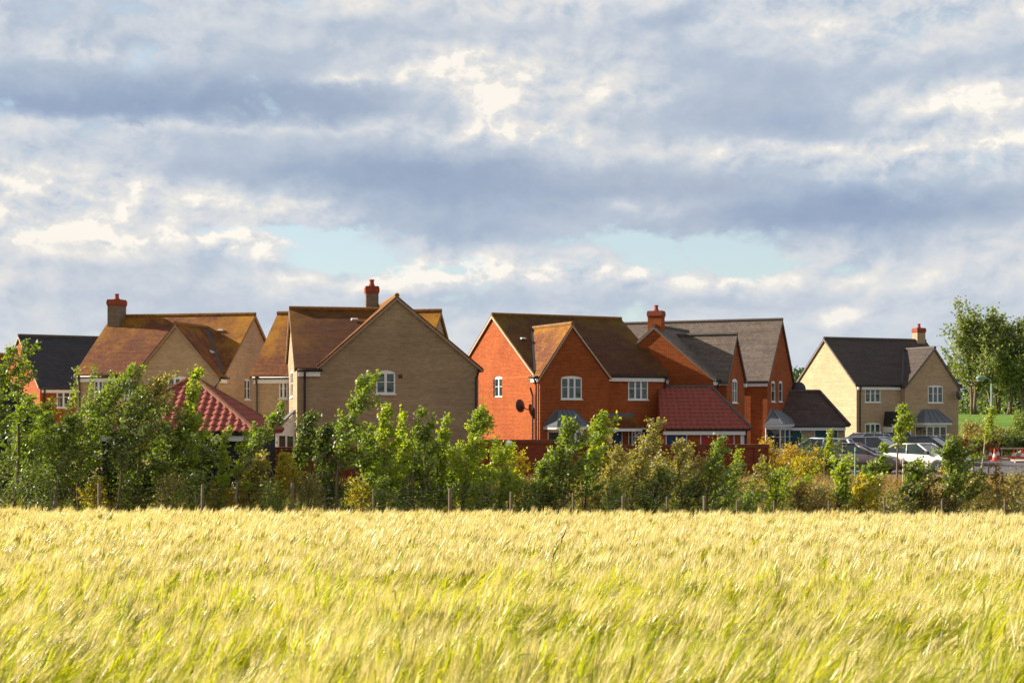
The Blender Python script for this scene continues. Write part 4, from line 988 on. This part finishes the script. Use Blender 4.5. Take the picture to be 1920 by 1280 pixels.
# shrubs and hedge round the right-hand house, drive side
for k_, (px, ty, w, mt, d, wh) in enumerate(((1815, 796, 60, O_, 96, 'olive bush at the right corner of the buff house'), (1850, 804, 70, G, 97, 'green bush left of the lamp post'), (1908, 778, 62, G, 97, 'tall green bush at the right edge'), (1880, 812, 60, O_, 98, 'bush right of the lamp post'),
                                             (1795, 826, 40, 'leaf_brown', 94, 'brown low hedge right of the bay window'), (1830, 826, 70, 'leaf_brown', 94.5, 'brown low hedge behind the road'), (1868, 830, 60, D_, 95, 'dark low hedge behind the cones'), (1905, 835, 60, D_, 96, 'dark low hedge behind the barrier'))):
    sap(px, d, px+3, ty, w, .02, mt, 2200, 80+k_, wh, group='shrubs beside the buff house on the right', name='bush', cat='bush', leaf=.16, elev=38, nb=26, thin=.22, dp=1.0)

# tall trees on the far field and the wood behind
for k_, (px, tx, ty, w, d, n, lb) in enumerate(((1826, 1828, 580, 122, 188, 9500, 'tall tree nearest the buff house, its leafy crown starting low'), (1868, 1868, 594, 90, 193, 6500, 'second tall tree, behind the lamp post'),
                                               (1893, 1898, 586, 92, 188, 7000, 'third tall tree of the row by the right edge'), (1925, 1925, 602, 95, 186, 6000, 'tall tree cut by the right edge'), (1975, 1975, 575, 90, 188, 4000, 'tall tree just beyond the right edge'))):
    if k_ < 4:
        sap(px, d, tx, ty, w, .14, 'leaf_tall', n, 100+k_, lb, group='tall trees on the far field', name='tall_tree', cat='tree', leaf=.40, elev=50, nb=52, thin=.42, tr=.17, fork=3, wind=.18, dp=1.0)
def wood(name, x0, x1, d, zt, n, leaf, seed, mat, label):
    rng = np.random.default_rng(seed); X = rng.uniform(x0, x1, n); Y = d+rng.uniform(0, 14, n)
    top = zt+1.6*np.sin(X*.21)+1.1*np.sin(X*.53+1)+.8*np.sin(X*1.3); base = 1.5
    u = rng.uniform(0, 1, n)**.8; Z = base+(top-base)*u; Y = Y+(u-.5)**2*8
    P = np.stack([X, Y, Z], 1); V, Fc = leaf_mesh(rng, P, rng.normal(size=(n, 3)), leaf*rng.uniform(.6, 1.3, n))
    np_mesh(name, V, Fc, M[mat], label=label, cat='woodland', kind='stuff')
wood('woodland', 60, 190, 300, 11.5, 26000, 1.0, 3, 'leaf_far', 'distant dark wood along the horizon behind the tall trees')
wood('far_hedge', 55, 130, 205, 4.2, 9000, .55, 4, 'leaf_dark', 'low dark hedge line at the back of the green field')

# dry grass on the bank and green grass under the saplings
def grass(name, n, x0, x1, y0, y1, h, col, col2, seed, label):
    rng = np.random.default_rng(seed); X = rng.uniform(x0, x1, n); Y = rng.uniform(y0, y1, n)
    keep = np.abs(X) < Y*.40+2; X, Y = X[keep], Y[keep]; n = len(X)
    Z = np.array([ground_z(a, b) for a, b in zip(X, Y)])
    a = rng.uniform(0, 6.28, n); hh = h*rng.uniform(.4, 1.3, n); w = .02
    b1 = np.stack([X-np.cos(a)*w, Y-np.sin(a)*w, Z], 1); b2 = np.stack([X+np.cos(a)*w, Y+np.sin(a)*w, Z], 1)
    t = np.stack([X+hh*rng.normal(.35, .25, n), Y+hh*rng.normal(0, .2, n), Z+hh], 1)
    V = np.stack([b1, b2, t], 1).reshape(-1, 3)
    np_mesh(name, V, np.arange(3*n).reshape(n, 3), leafmat(name, col, col2, col2, trans=.3, spec=.2, rough=.6), label=label, cat='grass', kind='stuff')
grass('dry_grass', 60000, -26, 30, 42, 60, .38, (.17, .11, .045), (.33, .24, .10), 1, 'dry brown grass covering the bank behind the fence')
grass('green_grass', 26000, -26, 30, 42.2, 50, .45, (.06, .10, .02), (.14, .18, .04), 2, 'tufts of green grass at the foot of the saplings')

# ------------------------------------------------------------------ barley
def barley():
    m1 = leafmat('barley_awn', (.54, .475, .17), (.92, .79, .44), (.84, .73, .41), rough=.36, trans=.40, spec=.7, nscale=9, tint=(1.35, 1.25, .8), wr=.35, wn=.95)
    m2 = leafmat('barley_ear', (.22, .26, .04), (.70, .66, .22), (.52, .52, .18), rough=.4, trans=.25, spec=.5, nscale=10, wr=.6, wn=.7)
    m3 = leafmat('barley_leaf', (.25, .32, .012), (.58, .57, .030), (.50, .50, .05), rough=.42, trans=.45, spec=.5, nscale=3, wr=.7, tint=(1.55, 1.5, .6))
    rng = np.random.default_rng(11)
    def proto(na, lod, rg, idx):
        """straight plant: (s along the stalk, u, v across), later bent; returns verts, tris, material"""
        V = []; Fc = []; mi = []
        def tri(a, b, c, m): o = len(V); V.extend([a, b, c]); Fc.append((o, o+1, o+2)); mi.append(m)
        H = .70; w = .0022*lod
        a = rg.uniform(0, 6.28); ca, sa = math.cos(a)*w, math.sin(a)*w
        o = len(V); V.extend([(0, -ca, -sa), (0, ca, sa), (H, ca, sa), (H, -ca, -sa)]); Fc.extend([(o, o+1, o+2), (o, o+2, o+3)]); mi.extend([2, 2])
        leafy = idx in ((1, 3, 6, 8, 11) if lod < 1.2 else (1, 4, 7, 10) if lod < 2 else (1, 5) if lod < 3 else (1,) if lod < 4 else ())                       # tillers that have not come into ear yet
        for k in range((7 if leafy else 4) if lod < 2 else (5 if leafy else 2 if lod < 3 else 1)):     # blades
            s0 = rg.uniform(.30, .62)+(.12 if leafy else 0); L = rg.uniform(.16, .28); az = rg.uniform(-1.6, 1.6); lw = .0042*lod**.8
            dx, dy = math.cos(az), math.sin(az); p1 = (s0+L*.75, dx*L*.25, dy*L*.25); p2 = (s0+L*(.95 if leafy else .75), dx*L*.65, dy*L*.65)
            o = len(V); V.extend([(s0, -dy*lw, dx*lw), (s0, dy*lw, -dx*lw), (p1[0], p1[1]+dy*lw, p1[2]-dx*lw), (p1[0], p1[1]-dy*lw, p1[2]+dx*lw), p2])
            Fc.extend([(o, o+1, o+2), (o, o+2, o+3), (o+3, o+2, o+4)]); mi.extend([2, 2, 2])
        if leafy: return np.array(V), np.array(Fc), np.array(mi)
        e = .095; r = .0065*lod**.6                # ear: four-sided spindle
        for q in range(4):
            a0, a1 = q*math.pi/2, (q+1)*math.pi/2
            A = (H+e*.35, math.cos(a0)*r, math.sin(a0)*r); B = (H+e*.35, math.cos(a1)*r, math.sin(a1)*r)
            tri((H-.004, 0, 0), A, B, 1); tri(A, (H+e, 0, 0), B, 1)
        for k in range(na):
            az = rg.uniform(0, 6.28); s0 = H+e*rg.uniform(.05, .9); sp_ = rg.uniform(.05, .20); L = rg.uniform(.12, .175); aw = .0013*lod
            du, dv = math.cos(az), math.sin(az)
            tri((s0, du*r*.7-dv*aw, dv*r*.7+du*aw), (s0, du*r*.7+dv*aw, dv*r*.7-du*aw), (s0+L, du*(r+L*sp_), dv*(r+L*sp_)), 0)
        return np.array(V), np.array(Fc), np.array(mi)
    allV = []; allF = []; allM = []; off = 0
    zones = [(5.2, 9.5, 250, 8, .95, 12), (9.5, 14.5, 210, 6, 1.35, 12), (14.5, 22, 165, 5, 2.1, 9), (22, 31, 125, 5, 3.4, 8), (31, 41.4, 105, 4, 4.6, 8)]
    for (y0, y1, dens, na, lod, nv) in zones:
        hw = lambda y: y*.36*1.12+1.8
        area = (y1-y0)*2*hw((y0+y1)/2); n = int(area*dens)
        cl = 5; nc = n//cl; n = nc*cl; rp = lambda a: np.repeat(a, cl)
        Yc = rng.uniform(y0, y1, nc); Xc = rng.uniform(-1, 1, nc)*hw(Yc)      # plants tiller in tufts that sway together
        Y = rp(Yc)+rng.normal(0, .035, n); X = rp(Xc)+rng.normal(0, .035, n)
        protos = [proto(na, lod, random.Random(100+i), i) for i in range(nv)]
        which = rng.integers(0, nv, n)
        # gusts: neighbouring plants lean together
        g = np.sin(X*1.1+Y*.7+1.5*np.sin(Y*.45))+.7*np.sin(X*2.3-Y*1.3+2)+.6*np.sin(X*.35+Y*2.1)
        lean = np.clip(.50+.13*g+rp(rng.normal(0, .20, nc))+rng.normal(0, .07, n), .02, 1.3)
        sc_ = np.clip(1+.045*np.sin(X*.8+Y*1.9)+.04*np.sin(X*2.9+Y*.6)+rp(rng.normal(0, .07, nc))+rng.normal(0, .03, n), .72, 1.3)
        az = rp(rng.normal(0.0, .42, nc))+rng.normal(0, .15, n)+.12*np.sin(Y*.9+X*.3)
        Z = 1.0-.0457*np.maximum(Y, -15); t = np.clip(Y/41, 0, 1); Z -= .004*np.clip(X, -30, 30)*t*t*(3-2*t)
        for p in range(nv):
            V, Fc, mi = protos[p]; sel = np.where(which == p)[0]; k = len(sel)
            if not k: continue
            s = V[:, 0][None, :]; L = lean[sel][:, None]; Ht = .95
            # centre line of a stalk whose tilt grows along it: angle = L * (s/Ht)^1.5
            ss = np.linspace(0, Ht, 25); ang = L*(ss[None, :]/Ht)**1.5*1.25
            cx = np.concatenate([np.zeros((k, 1)), np.cumsum((np.sin(ang[:, 1:])+np.sin(ang[:, :-1]))*.5*(ss[1]-ss[0]), 1)], 1)
            cz = np.concatenate([np.zeros((k, 1)), np.cumsum((np.cos(ang[:, 1:])+np.cos(ang[:, :-1]))*.5*(ss[1]-ss[0]), 1)], 1)
            f = np.clip(V[:, 0]/(ss[1]-ss[0]), 0, 23.999); i0 = f.astype(int); fr_ = (f-i0)[None, :]
            px_ = cx[:, i0]*(1-fr_)+cx[:, i0+1]*fr_; pz_ = cz[:, i0]*(1-fr_)+cz[:, i0+1]*fr_; an = ang[:, i0]*(1-fr_)+ang[:, i0+1]*fr_
            lx = px_+V[:, 1][None, :]*np.cos(an); lz = pz_-V[:, 1][None, :]*np.sin(an); ly = np.repeat(V[:, 2][None, :], k, 0)
            q = sc_[sel][:, None]; A = az[sel][:, None]
            W = np.stack([X[sel][:, None]+q*(lx*np.cos(A)-ly*np.sin(A)), Y[sel][:, None]+q*(lx*np.sin(A)+ly*np.cos(A)), Z[sel][:, None]+q*lz], 2)
            allV.append(W.reshape(-1, 3)); allF.append((Fc[None]+(np.arange(k)*len(V))[:, None, None]+off).reshape(-1, 3)); allM.append(np.tile(mi, k)); off += k*len(V)
    V = np.concatenate(allV); Fc = np.concatenate(allF); mi = np.concatenate(allM)
    print('barley', len(V), len(Fc))
    np_mesh('barley_field', V, Fc, [m1, m2, m3], mi=mi, label='pale gold and green bearded barley filling the foreground, bending in the wind', cat='barley', kind='stuff')
barley()
M['stalk'] = simple('dark_grass_stalk', (.10, .075, .03), .8)
for k_, (px, py, d, hh, lb) in enumerate(((1052, 1018, 17.5, .14, 'dark wild grass head standing above the barley, upper of a pair'), (1036, 1050, 15.0, .13, 'dark wild grass head standing above the barley, lower of a pair'))):
    x = (px-960)/F*d; z = EYE+(HY-py)/F*d; g0 = ground_z(x, d)
    r = empty('grass_stalk', (x, d, g0), 0, label=lb, cat='wild grass', group='wild grass in the barley')
    MB().tube([(-.12, 0, 0), (-.04, 0, (z-g0)*.6), (0, 0, z-g0)], .003, 4).build('stem', M['stalk'], r)
    MB().tube([(0, 0, z-g0), (.015, 0, z-g0+hh*.5), (.05, 0, z-g0+hh), (.07, 0, z-g0+hh*1.35)], [.004, .010, .008, .002], 6).build('seed_head', M['stalk'], r)

# ------------------------------------------------------------------ wire fence at the field edge
fence = empty('wire_fence', (0, 42.2, 0), 0, label='low post and wire fence along the far edge of the barley', cat='fence')
posts = [(-60, 905, .05), (187, 905, .055), (378, 908, .05), (549, 905, .055), (701, 918, .03), (843, 916, .055), (957, 921, .045), (1075, 924, .04), (1169, 929, .05), (1251, 931, .04), (1321, 929, .06), (1382, 938, .03), (1452, 940, .03), (1555, 938, .03), (1660, 936, .03), (1765, 935, .03), (1885, 935, .03), (1990, 930, .05)]
tops = []
for i, (px, ty, r) in enumerate(posts):
    x = (px-960)/F*42.2; z = EYE+(HY-ty)/F*42.2; g0 = ground_z(x, 42.2)-.2
    w = random.Random(i).uniform(-.03, .03)
    m_ = MB(); m_.tube([(x, 0, g0), (x+w, .02, z-.02), (x+w, .02, z)], [r, r*.95, r*.8], 7); m_.build('post', M['wood'], fence)
    tops.append((x+w, z))
for dz in (.06, .30, .52):
    m_ = MB()
    m_.tube([(x, -.06, min(z-dz, .62-dz-.004*x)) for x, z in tops], .0028, 4); m_.build('wire', M['wire'], fence)

# stakes, low rail fence
for (px, ty, by, d, mt, lb) in ((1603, 838, 884, 57, 'green_post', 'pale green tree tube before the plum saloon'), (1693, 858, 900, 56, 'palewood', 'wooden tree stake before the pale silver saloon'), (1740, 862, 905, 55, 'palewood', 'thin wooden stake beside the front wheel of the pale saloon')):
    x, y, z = gpt(px, d); top = EYE+(HY-ty)/F*d
    r = empty('tree_stake', (x, y, z-.1), 0, label=lb, cat='stake', group='tree stakes')
    MB().tube([(0, 0, 0), (.02, 0, top-z+.05), (.02, 0, top-z+.1)], [.04, .04, .03], 7).build('stake', M[mt], r)
    MB().tube([(-.02, -.05, top-z-.1), (.07, -.05, top-z-.1)], .02, 5).build('tie', M['rubber'], r)
rf = empty('rail_fence', (gpt(1826, 67)[0], 67, 0), 0, label='low timber rail fence on the dry grass left of the road works', cat='fence')
for i in range(4): MB().tube([(i*.35, 0, -.1), (i*.35, 0, .52)], .03, 6).build('post', M['wood'], rf)
MB().box(-.1, 1.2, -.03, .0, .40, .47).build('rail', M['wood'], rf)

# ------------------------------------------------------------------ street lamp, cones, barrier, sand heap
x, y, z = gpt(1859, 95)
lp = empty('street_lamp', (x, y, 0), 0, label='tall pale green street lamp with its head turned left', cat='street lamp')
top = EYE+(HY-709)/F*95
MB().tube([(0, 0, -.1), (0, 0, 1.2), (0, 0, 1.25), (0, 0, top-.35)], [.12, .115, .07, .05], 10).build('column', M['green_post'], lp, smooth=True)
MB().tube([(0, 0, top-.36), (-.05, 0, top-.1), (-.25, 0, top), (-.5, 0, top)], .04, 8).build('bracket', M['green_post'], lp, smooth=True)
m_ = MB(); m_.tube([(-.42, 0, top), (-.55, 0, top+.02), (-.85, 0, top+.03), (-1.02, 0, top-.0)], [.08, .15, .16, .06], 10); hd = m_.build('lamp_head', M['green_post'], lp, smooth=True)
MB().box(-.95, -.52, -.10, .10, top-.17, top-.12).build('lens', M['lamp_lens'], hd)
cone0 = None
for (px, by, lb) in ((1857, 861, 'traffic cone at the foot of the street lamp'), (1865, 864, 'front traffic cone of the group right of the street lamp'), (1871, 860, 'rear traffic cone leaning behind the front one'), (1901, 862, 'traffic cone standing under the barrier board'), (1917, 863, 'traffic cone at the right edge of the photo')):
    d = EYE*F/(by-HY); x = (px-960)/F*d
    c = empty('traffic_cone', (x, d, .02), 0, label=lb, cat='traffic cone', group='red and white traffic cones')
    if cone0 is None:
        m_ = MB(); m_.box(-.2, .2, -.2, .2, 0, .05); m_.lathe([(.15, .051), (.115, .22)], 14); m_.lathe([(.075, .42), (.03, .72), (.022, .74)], 14); m_.build('cone_body', M['cone_red'], c)
        m_ = MB(); m_.lathe([(.117, .222), (.077, .418)], 14); m_.build('white_band', M['cone_white'], c); cone0 = c
    else:
        for ch in cone0.children: o = ch.copy(); COL.objects.link(o); o.parent = c
x, y = (1875-960)/F*89, 89
bar = empty('barrier', (x, y, .02), 0, label='pale board barrier round the dug-up pavement', cat='barrier')
MB().box(0, 2.2, -.03, .0, .62, .72).build('board', M['palewood'], bar)
for a in (.12, 1.1, 2.1): MB().box(a-.03, a+.03, .001, .06, 0, .70).build('leg', M['palewood'], bar)
MB().box(.4, 1.6, -.02, .01, .12, .2).build('lower_board', M['cone_red'], bar)
def heap(px, d, r, h, lb):
    rg = random.Random(3); x = (px-960)/F*d; m = MB(); n = 18
    vs = [(0, 0, h)]; fs = []
    for j in range(1, 6):
        for i in range(n):
            a = 2*math.pi*i/n; q = j/5; vs.append((r*q*math.cos(a), r*.8*q*math.sin(a), h*(1-q)**1.2*(1+rg.uniform(-.12, .12))-(.03 if j == 5 else 0)))
    for i in range(n): fs.append((0, 1+i, 1+(i+1) % n))
    for j in range(4):
        for i in range(n): fs.append((1+j*n+i, 1+(j+1)*n+i, 1+(j+1)*n+(i+1) % n, 1+j*n+(i+1) % n))
    m.add(vs, fs); o = m.build('sand_heap', simple('sand', (.36, .25, .17), .95, var=.2, scale=6), None, smooth=True); o.location = (x, d, .0); tag(o, lb, 'sand heap')
heap(1914, 90.5, .9, .55, 'heap of brown sand beside the barrier')

# ------------------------------------------------------------------ parked cars
def car(px, d, head, kind, pmat, label, glassm='carglass'):
    x = (px-960)/F*d
    r = empty('parked_car', (x, d, .012), R(head), label=label, cat='car', group='cars parked in front of the houses')
    if kind == 'saloon':
        L, W, gh = 4.65, 1.76, [(-1.78, .97), (-1.02, 1.38), (.18, 1.41), (1.08, .93)]
        st = [(-2.32, .66, .42, .80), (-2.28, .78, .32, .90), (-2.05, .84, .24, .98), (-1.5, .87, .20, 1.0), (-.6, .88, .19, .97), (.4, .88, .19, .94), (1.05, .87, .19, .93), (1.6, .86, .20, .86), (2.0, .82, .22, .78), (2.22, .74, .26, .68), (2.32, .62, .32, .56)]
    else:
        L, W, gh = 4.15, 1.72, [(-2.02, 1.0), (-1.62, 1.50), (.30, 1.55), (1.25, .98)]
        st = [(-2.07, .70, .40, .92), (-2.03, .80, .30, 1.02), (-1.7, .85, .22, 1.03), (-1.0, .87, .20, 1.01), (0, .87, .19, .99), (.8, .87, .19, .98), (1.25, .86, .19, .97), (1.6, .84, .20, .90), (1.9, .78, .24, .78), (2.04, .66, .30, .62)]
    vs = []; fs = []
    for (sx, w, zb, zt) in st:
        half = [(0, zb), (w*.86, zb), (w*.97, zb+.10), (w, zb+(zt-zb)*.45), (w*.985, zb+(zt-zb)*.72), (w*.94, zt-.05), (w*.84, zt), (w*.4, zt+.025), (0, zt+.03)]
        ring = [(sx, q, z_) for q, z_ in half]+[(sx, -q, z_) for q, z_ in half[-2:0:-1]]
        vs += ring
    n = len(ring)
    for i in range(len(st)-1):
        for k in range(n): fs.append((i*n+k, i*n+(k+1) % n, (i+1)*n+(k+1) % n, (i+1)*n+k))
    fs += [tuple(range(n)), tuple(range((len(st)-1)*n, len(st)*n))[::-1]]
    b = MB(); b.add(vs, fs)
    # roof skin and pillars
    wl, wu = W/2*.90, W/2*.68
    (ax, az_), (bx_, bz), (cx, cz), (dx, dz) = gh
    b.hexa([(bx_-.05, -wu-.03, bz-.02), (cx+.05, -wu-.03, cz-.02), (cx+.05, wu+.03, cz-.02), (bx_-.05, wu+.03, bz-.02), (bx_+.02, -wu+.04, bz+.035), (cx-.05, -wu+.04, cz+.035), (cx-.05, wu-.04, cz+.035), (bx_+.02, wu-.04, bz+.035)])
    for s in (-1, 1):
        b.tube([(ax, s*wl, az_-.04), (bx_, s*(wu+.01), bz)], [.07, .05], 5); b.tube([(dx, s*wl, dz-.04), (cx, s*(wu+.01), cz)], [.045, .035], 5); b.tube([(bx_, s*(wu+.015), bz), (cx, s*(wu+.015), cz)], .035, 5)
        for mx in ((-.32,) if kind == 'saloon' else (-.35, -1.15)): b.tube([(mx, s*(wl+.005), .95), (mx-.08, s*(wu+.012), bz+.0)], .035, 5)
    b.build('body', pmat, r, smooth=True, uv=False)
    g = MB(); g.hexa([(ax+.06, -wl+.02, az_-.02), (dx-.06, -wl+.02, dz-.02), (dx-.06, wl-.02, dz-.02), (ax+.06, wl-.02, az_-.02), (bx_+.02, -wu, bz-.005), (cx-.02, -wu, cz-.005), (cx-.02, wu, cz-.005), (bx_+.02, wu, bz-.005)]); g.build('window', M[glassm], r, uv=False)
    for wx in (-1.36 if kind == 'saloon' else -1.28, 1.38 if kind == 'saloon' else 1.27):
        for s in (-1, 1):
            a = MB(); a.lathe([(.36, -.02), (.38, .0), (.36, .008)], 20, (wx, s*(W/2-.012), .33), 'y'); a.build('wheel_arch', M['plastic'], r, uv=False)
            t = MB(); t.lathe([(.20, -.10), (.29, -.10), (.315, -.07), (.315, .07), (.29, .10), (.20, .10)], 22, (wx, s*(W/2-.08), .315), 'y'); w = t.build('wheel', M['rubber'], r, smooth=False, uv=False)
            q = MB(); yo = s*(W/2+.022)
            q.lathe([(.20, -.005), (.20, .006)], 18, (wx, yo-s*.03, .315), 'y'); q.lathe([(.05, -.004), (.05, .02)], 10, (wx, yo-s*.022, .315), 'y')
            for k in range(5):
                an = 2*math.pi*k/5; q.box(wx-.001, wx+.001, yo-.001, yo+.001, .315, .3151); c_, s_ = math.cos(an), math.sin(an)
                q.hexa([(wx+c_*.04-s_*.02, yo-s*.02, .315+s_*.04+c_*.02), (wx+c_*.04+s_*.02, yo-s*.02, .315+s_*.04-c_*.02), (wx+c_*.19+s_*.02, yo-s*.02, .315+s_*.19-c_*.02), (wx+c_*.19-s_*.02, yo-s*.02, .315+s_*.19+c_*.02),
                        (wx+c_*.04-s_*.02, yo, .315+s_*.04+c_*.02), (wx+c_*.04+s_*.02, yo, .315+s_*.04-c_*.02), (wx+c_*.19+s_*.02, yo, .315+s_*.19-c_*.02), (wx+c_*.19-s_*.02, yo, .315+s_*.19+c_*.02)])
            q.build('rim', M['alloy'], w, uv=False)
    fx_, rx_ = st[-1][0], st[0][0]
    for s in (-1, 1):
        m = MB(); m.hexa([(fx_-.16, s*.50, .60), (fx_-.06, s*.48, .60), (fx_-.20, s*.76, .62), (fx_-.34, s*.80, .62), (fx_-.16, s*.50, .71), (fx_-.10, s*.48, .70), (fx_-.24, s*.75, .74), (fx_-.36, s*.79, .74)]); m.build('headlight', M['lamp_lens'], r, uv=False)
        tz = .74 if kind == 'saloon' else .82
        m = MB(); m.box(rx_-.01, rx_+.20, s*.60, s*.80, tz, tz+(.13 if kind == 'saloon' else .28)); m.build('tail_light', M['tail_red'], r, uv=False)
        m = MB(); m.hexa([(dx-.32, s*(wl+.02), .96), (dx-.16, s*(wl+.02), .96), (dx-.18, s*(wl+.22), .97), (dx-.30, s*(wl+.22), .97), (dx-.32, s*(wl+.02), 1.08), (dx-.18, s*(wl+.02), 1.08), (dx-.20, s*(wl+.21), 1.10), (dx-.30, s*(wl+.21), 1.10)]); m.build('wing_mirror', M['plastic'], r, uv=False)
        m = MB(); m.box(-1.2, 1.1, s*(W/2-.004), s*(W/2+.012), .50, .545); m.build('side_strip', M['plastic'], r, uv=False)
    MB().box(fx_-.03, fx_+.012, -.45, .45, .50, .62).build('grille', M['plastic'], r, uv=False)
    MB().box(fx_-.005, fx_+.02, -.26, .26, .36, .46).build('number_plate', M['cone_white'], r, uv=False)
    MB().box(rx_-.03, rx_+.02, -.26, .26, .52, .62).build('number_plate', M['lamp_lens'], r, uv=False)
    return r
car(1600, 68, -24, 'saloon', M['p_plum'], 'plum-grey saloon parked nearest the ochre bush, nose to the right')
car(1728, 67.5, -48, 'saloon', M['p_cream'], 'pale silver saloon facing right, front wheel beside the full green sapling')
car(1533, 75, 158, 'hatch', M['p_blue'], 'silver-blue hatchback with red tail lamp, nose behind the ochre bush')
car(1618, 95, 205, 'hatch', M['p_silver'], 'pale hatchback furthest left in the back row, under the left ground floor window')
car(1655, 99, 190, 'hatch', M['p_dark'], 'dark-roofed car furthest back, under the ground floor window')
car(1645, 79, -38, 'hatch', M['p_silver'], 'silver hatchback between the plum saloon and the buff house')
car(1715, 86, 172, 'saloon', M['p_dark'], 'low dark car in front of the porch of the buff house')
car(1742, 80, -40, 'hatch', M['p_navy'], 'dark blue car in front of the bay window of the buff house')
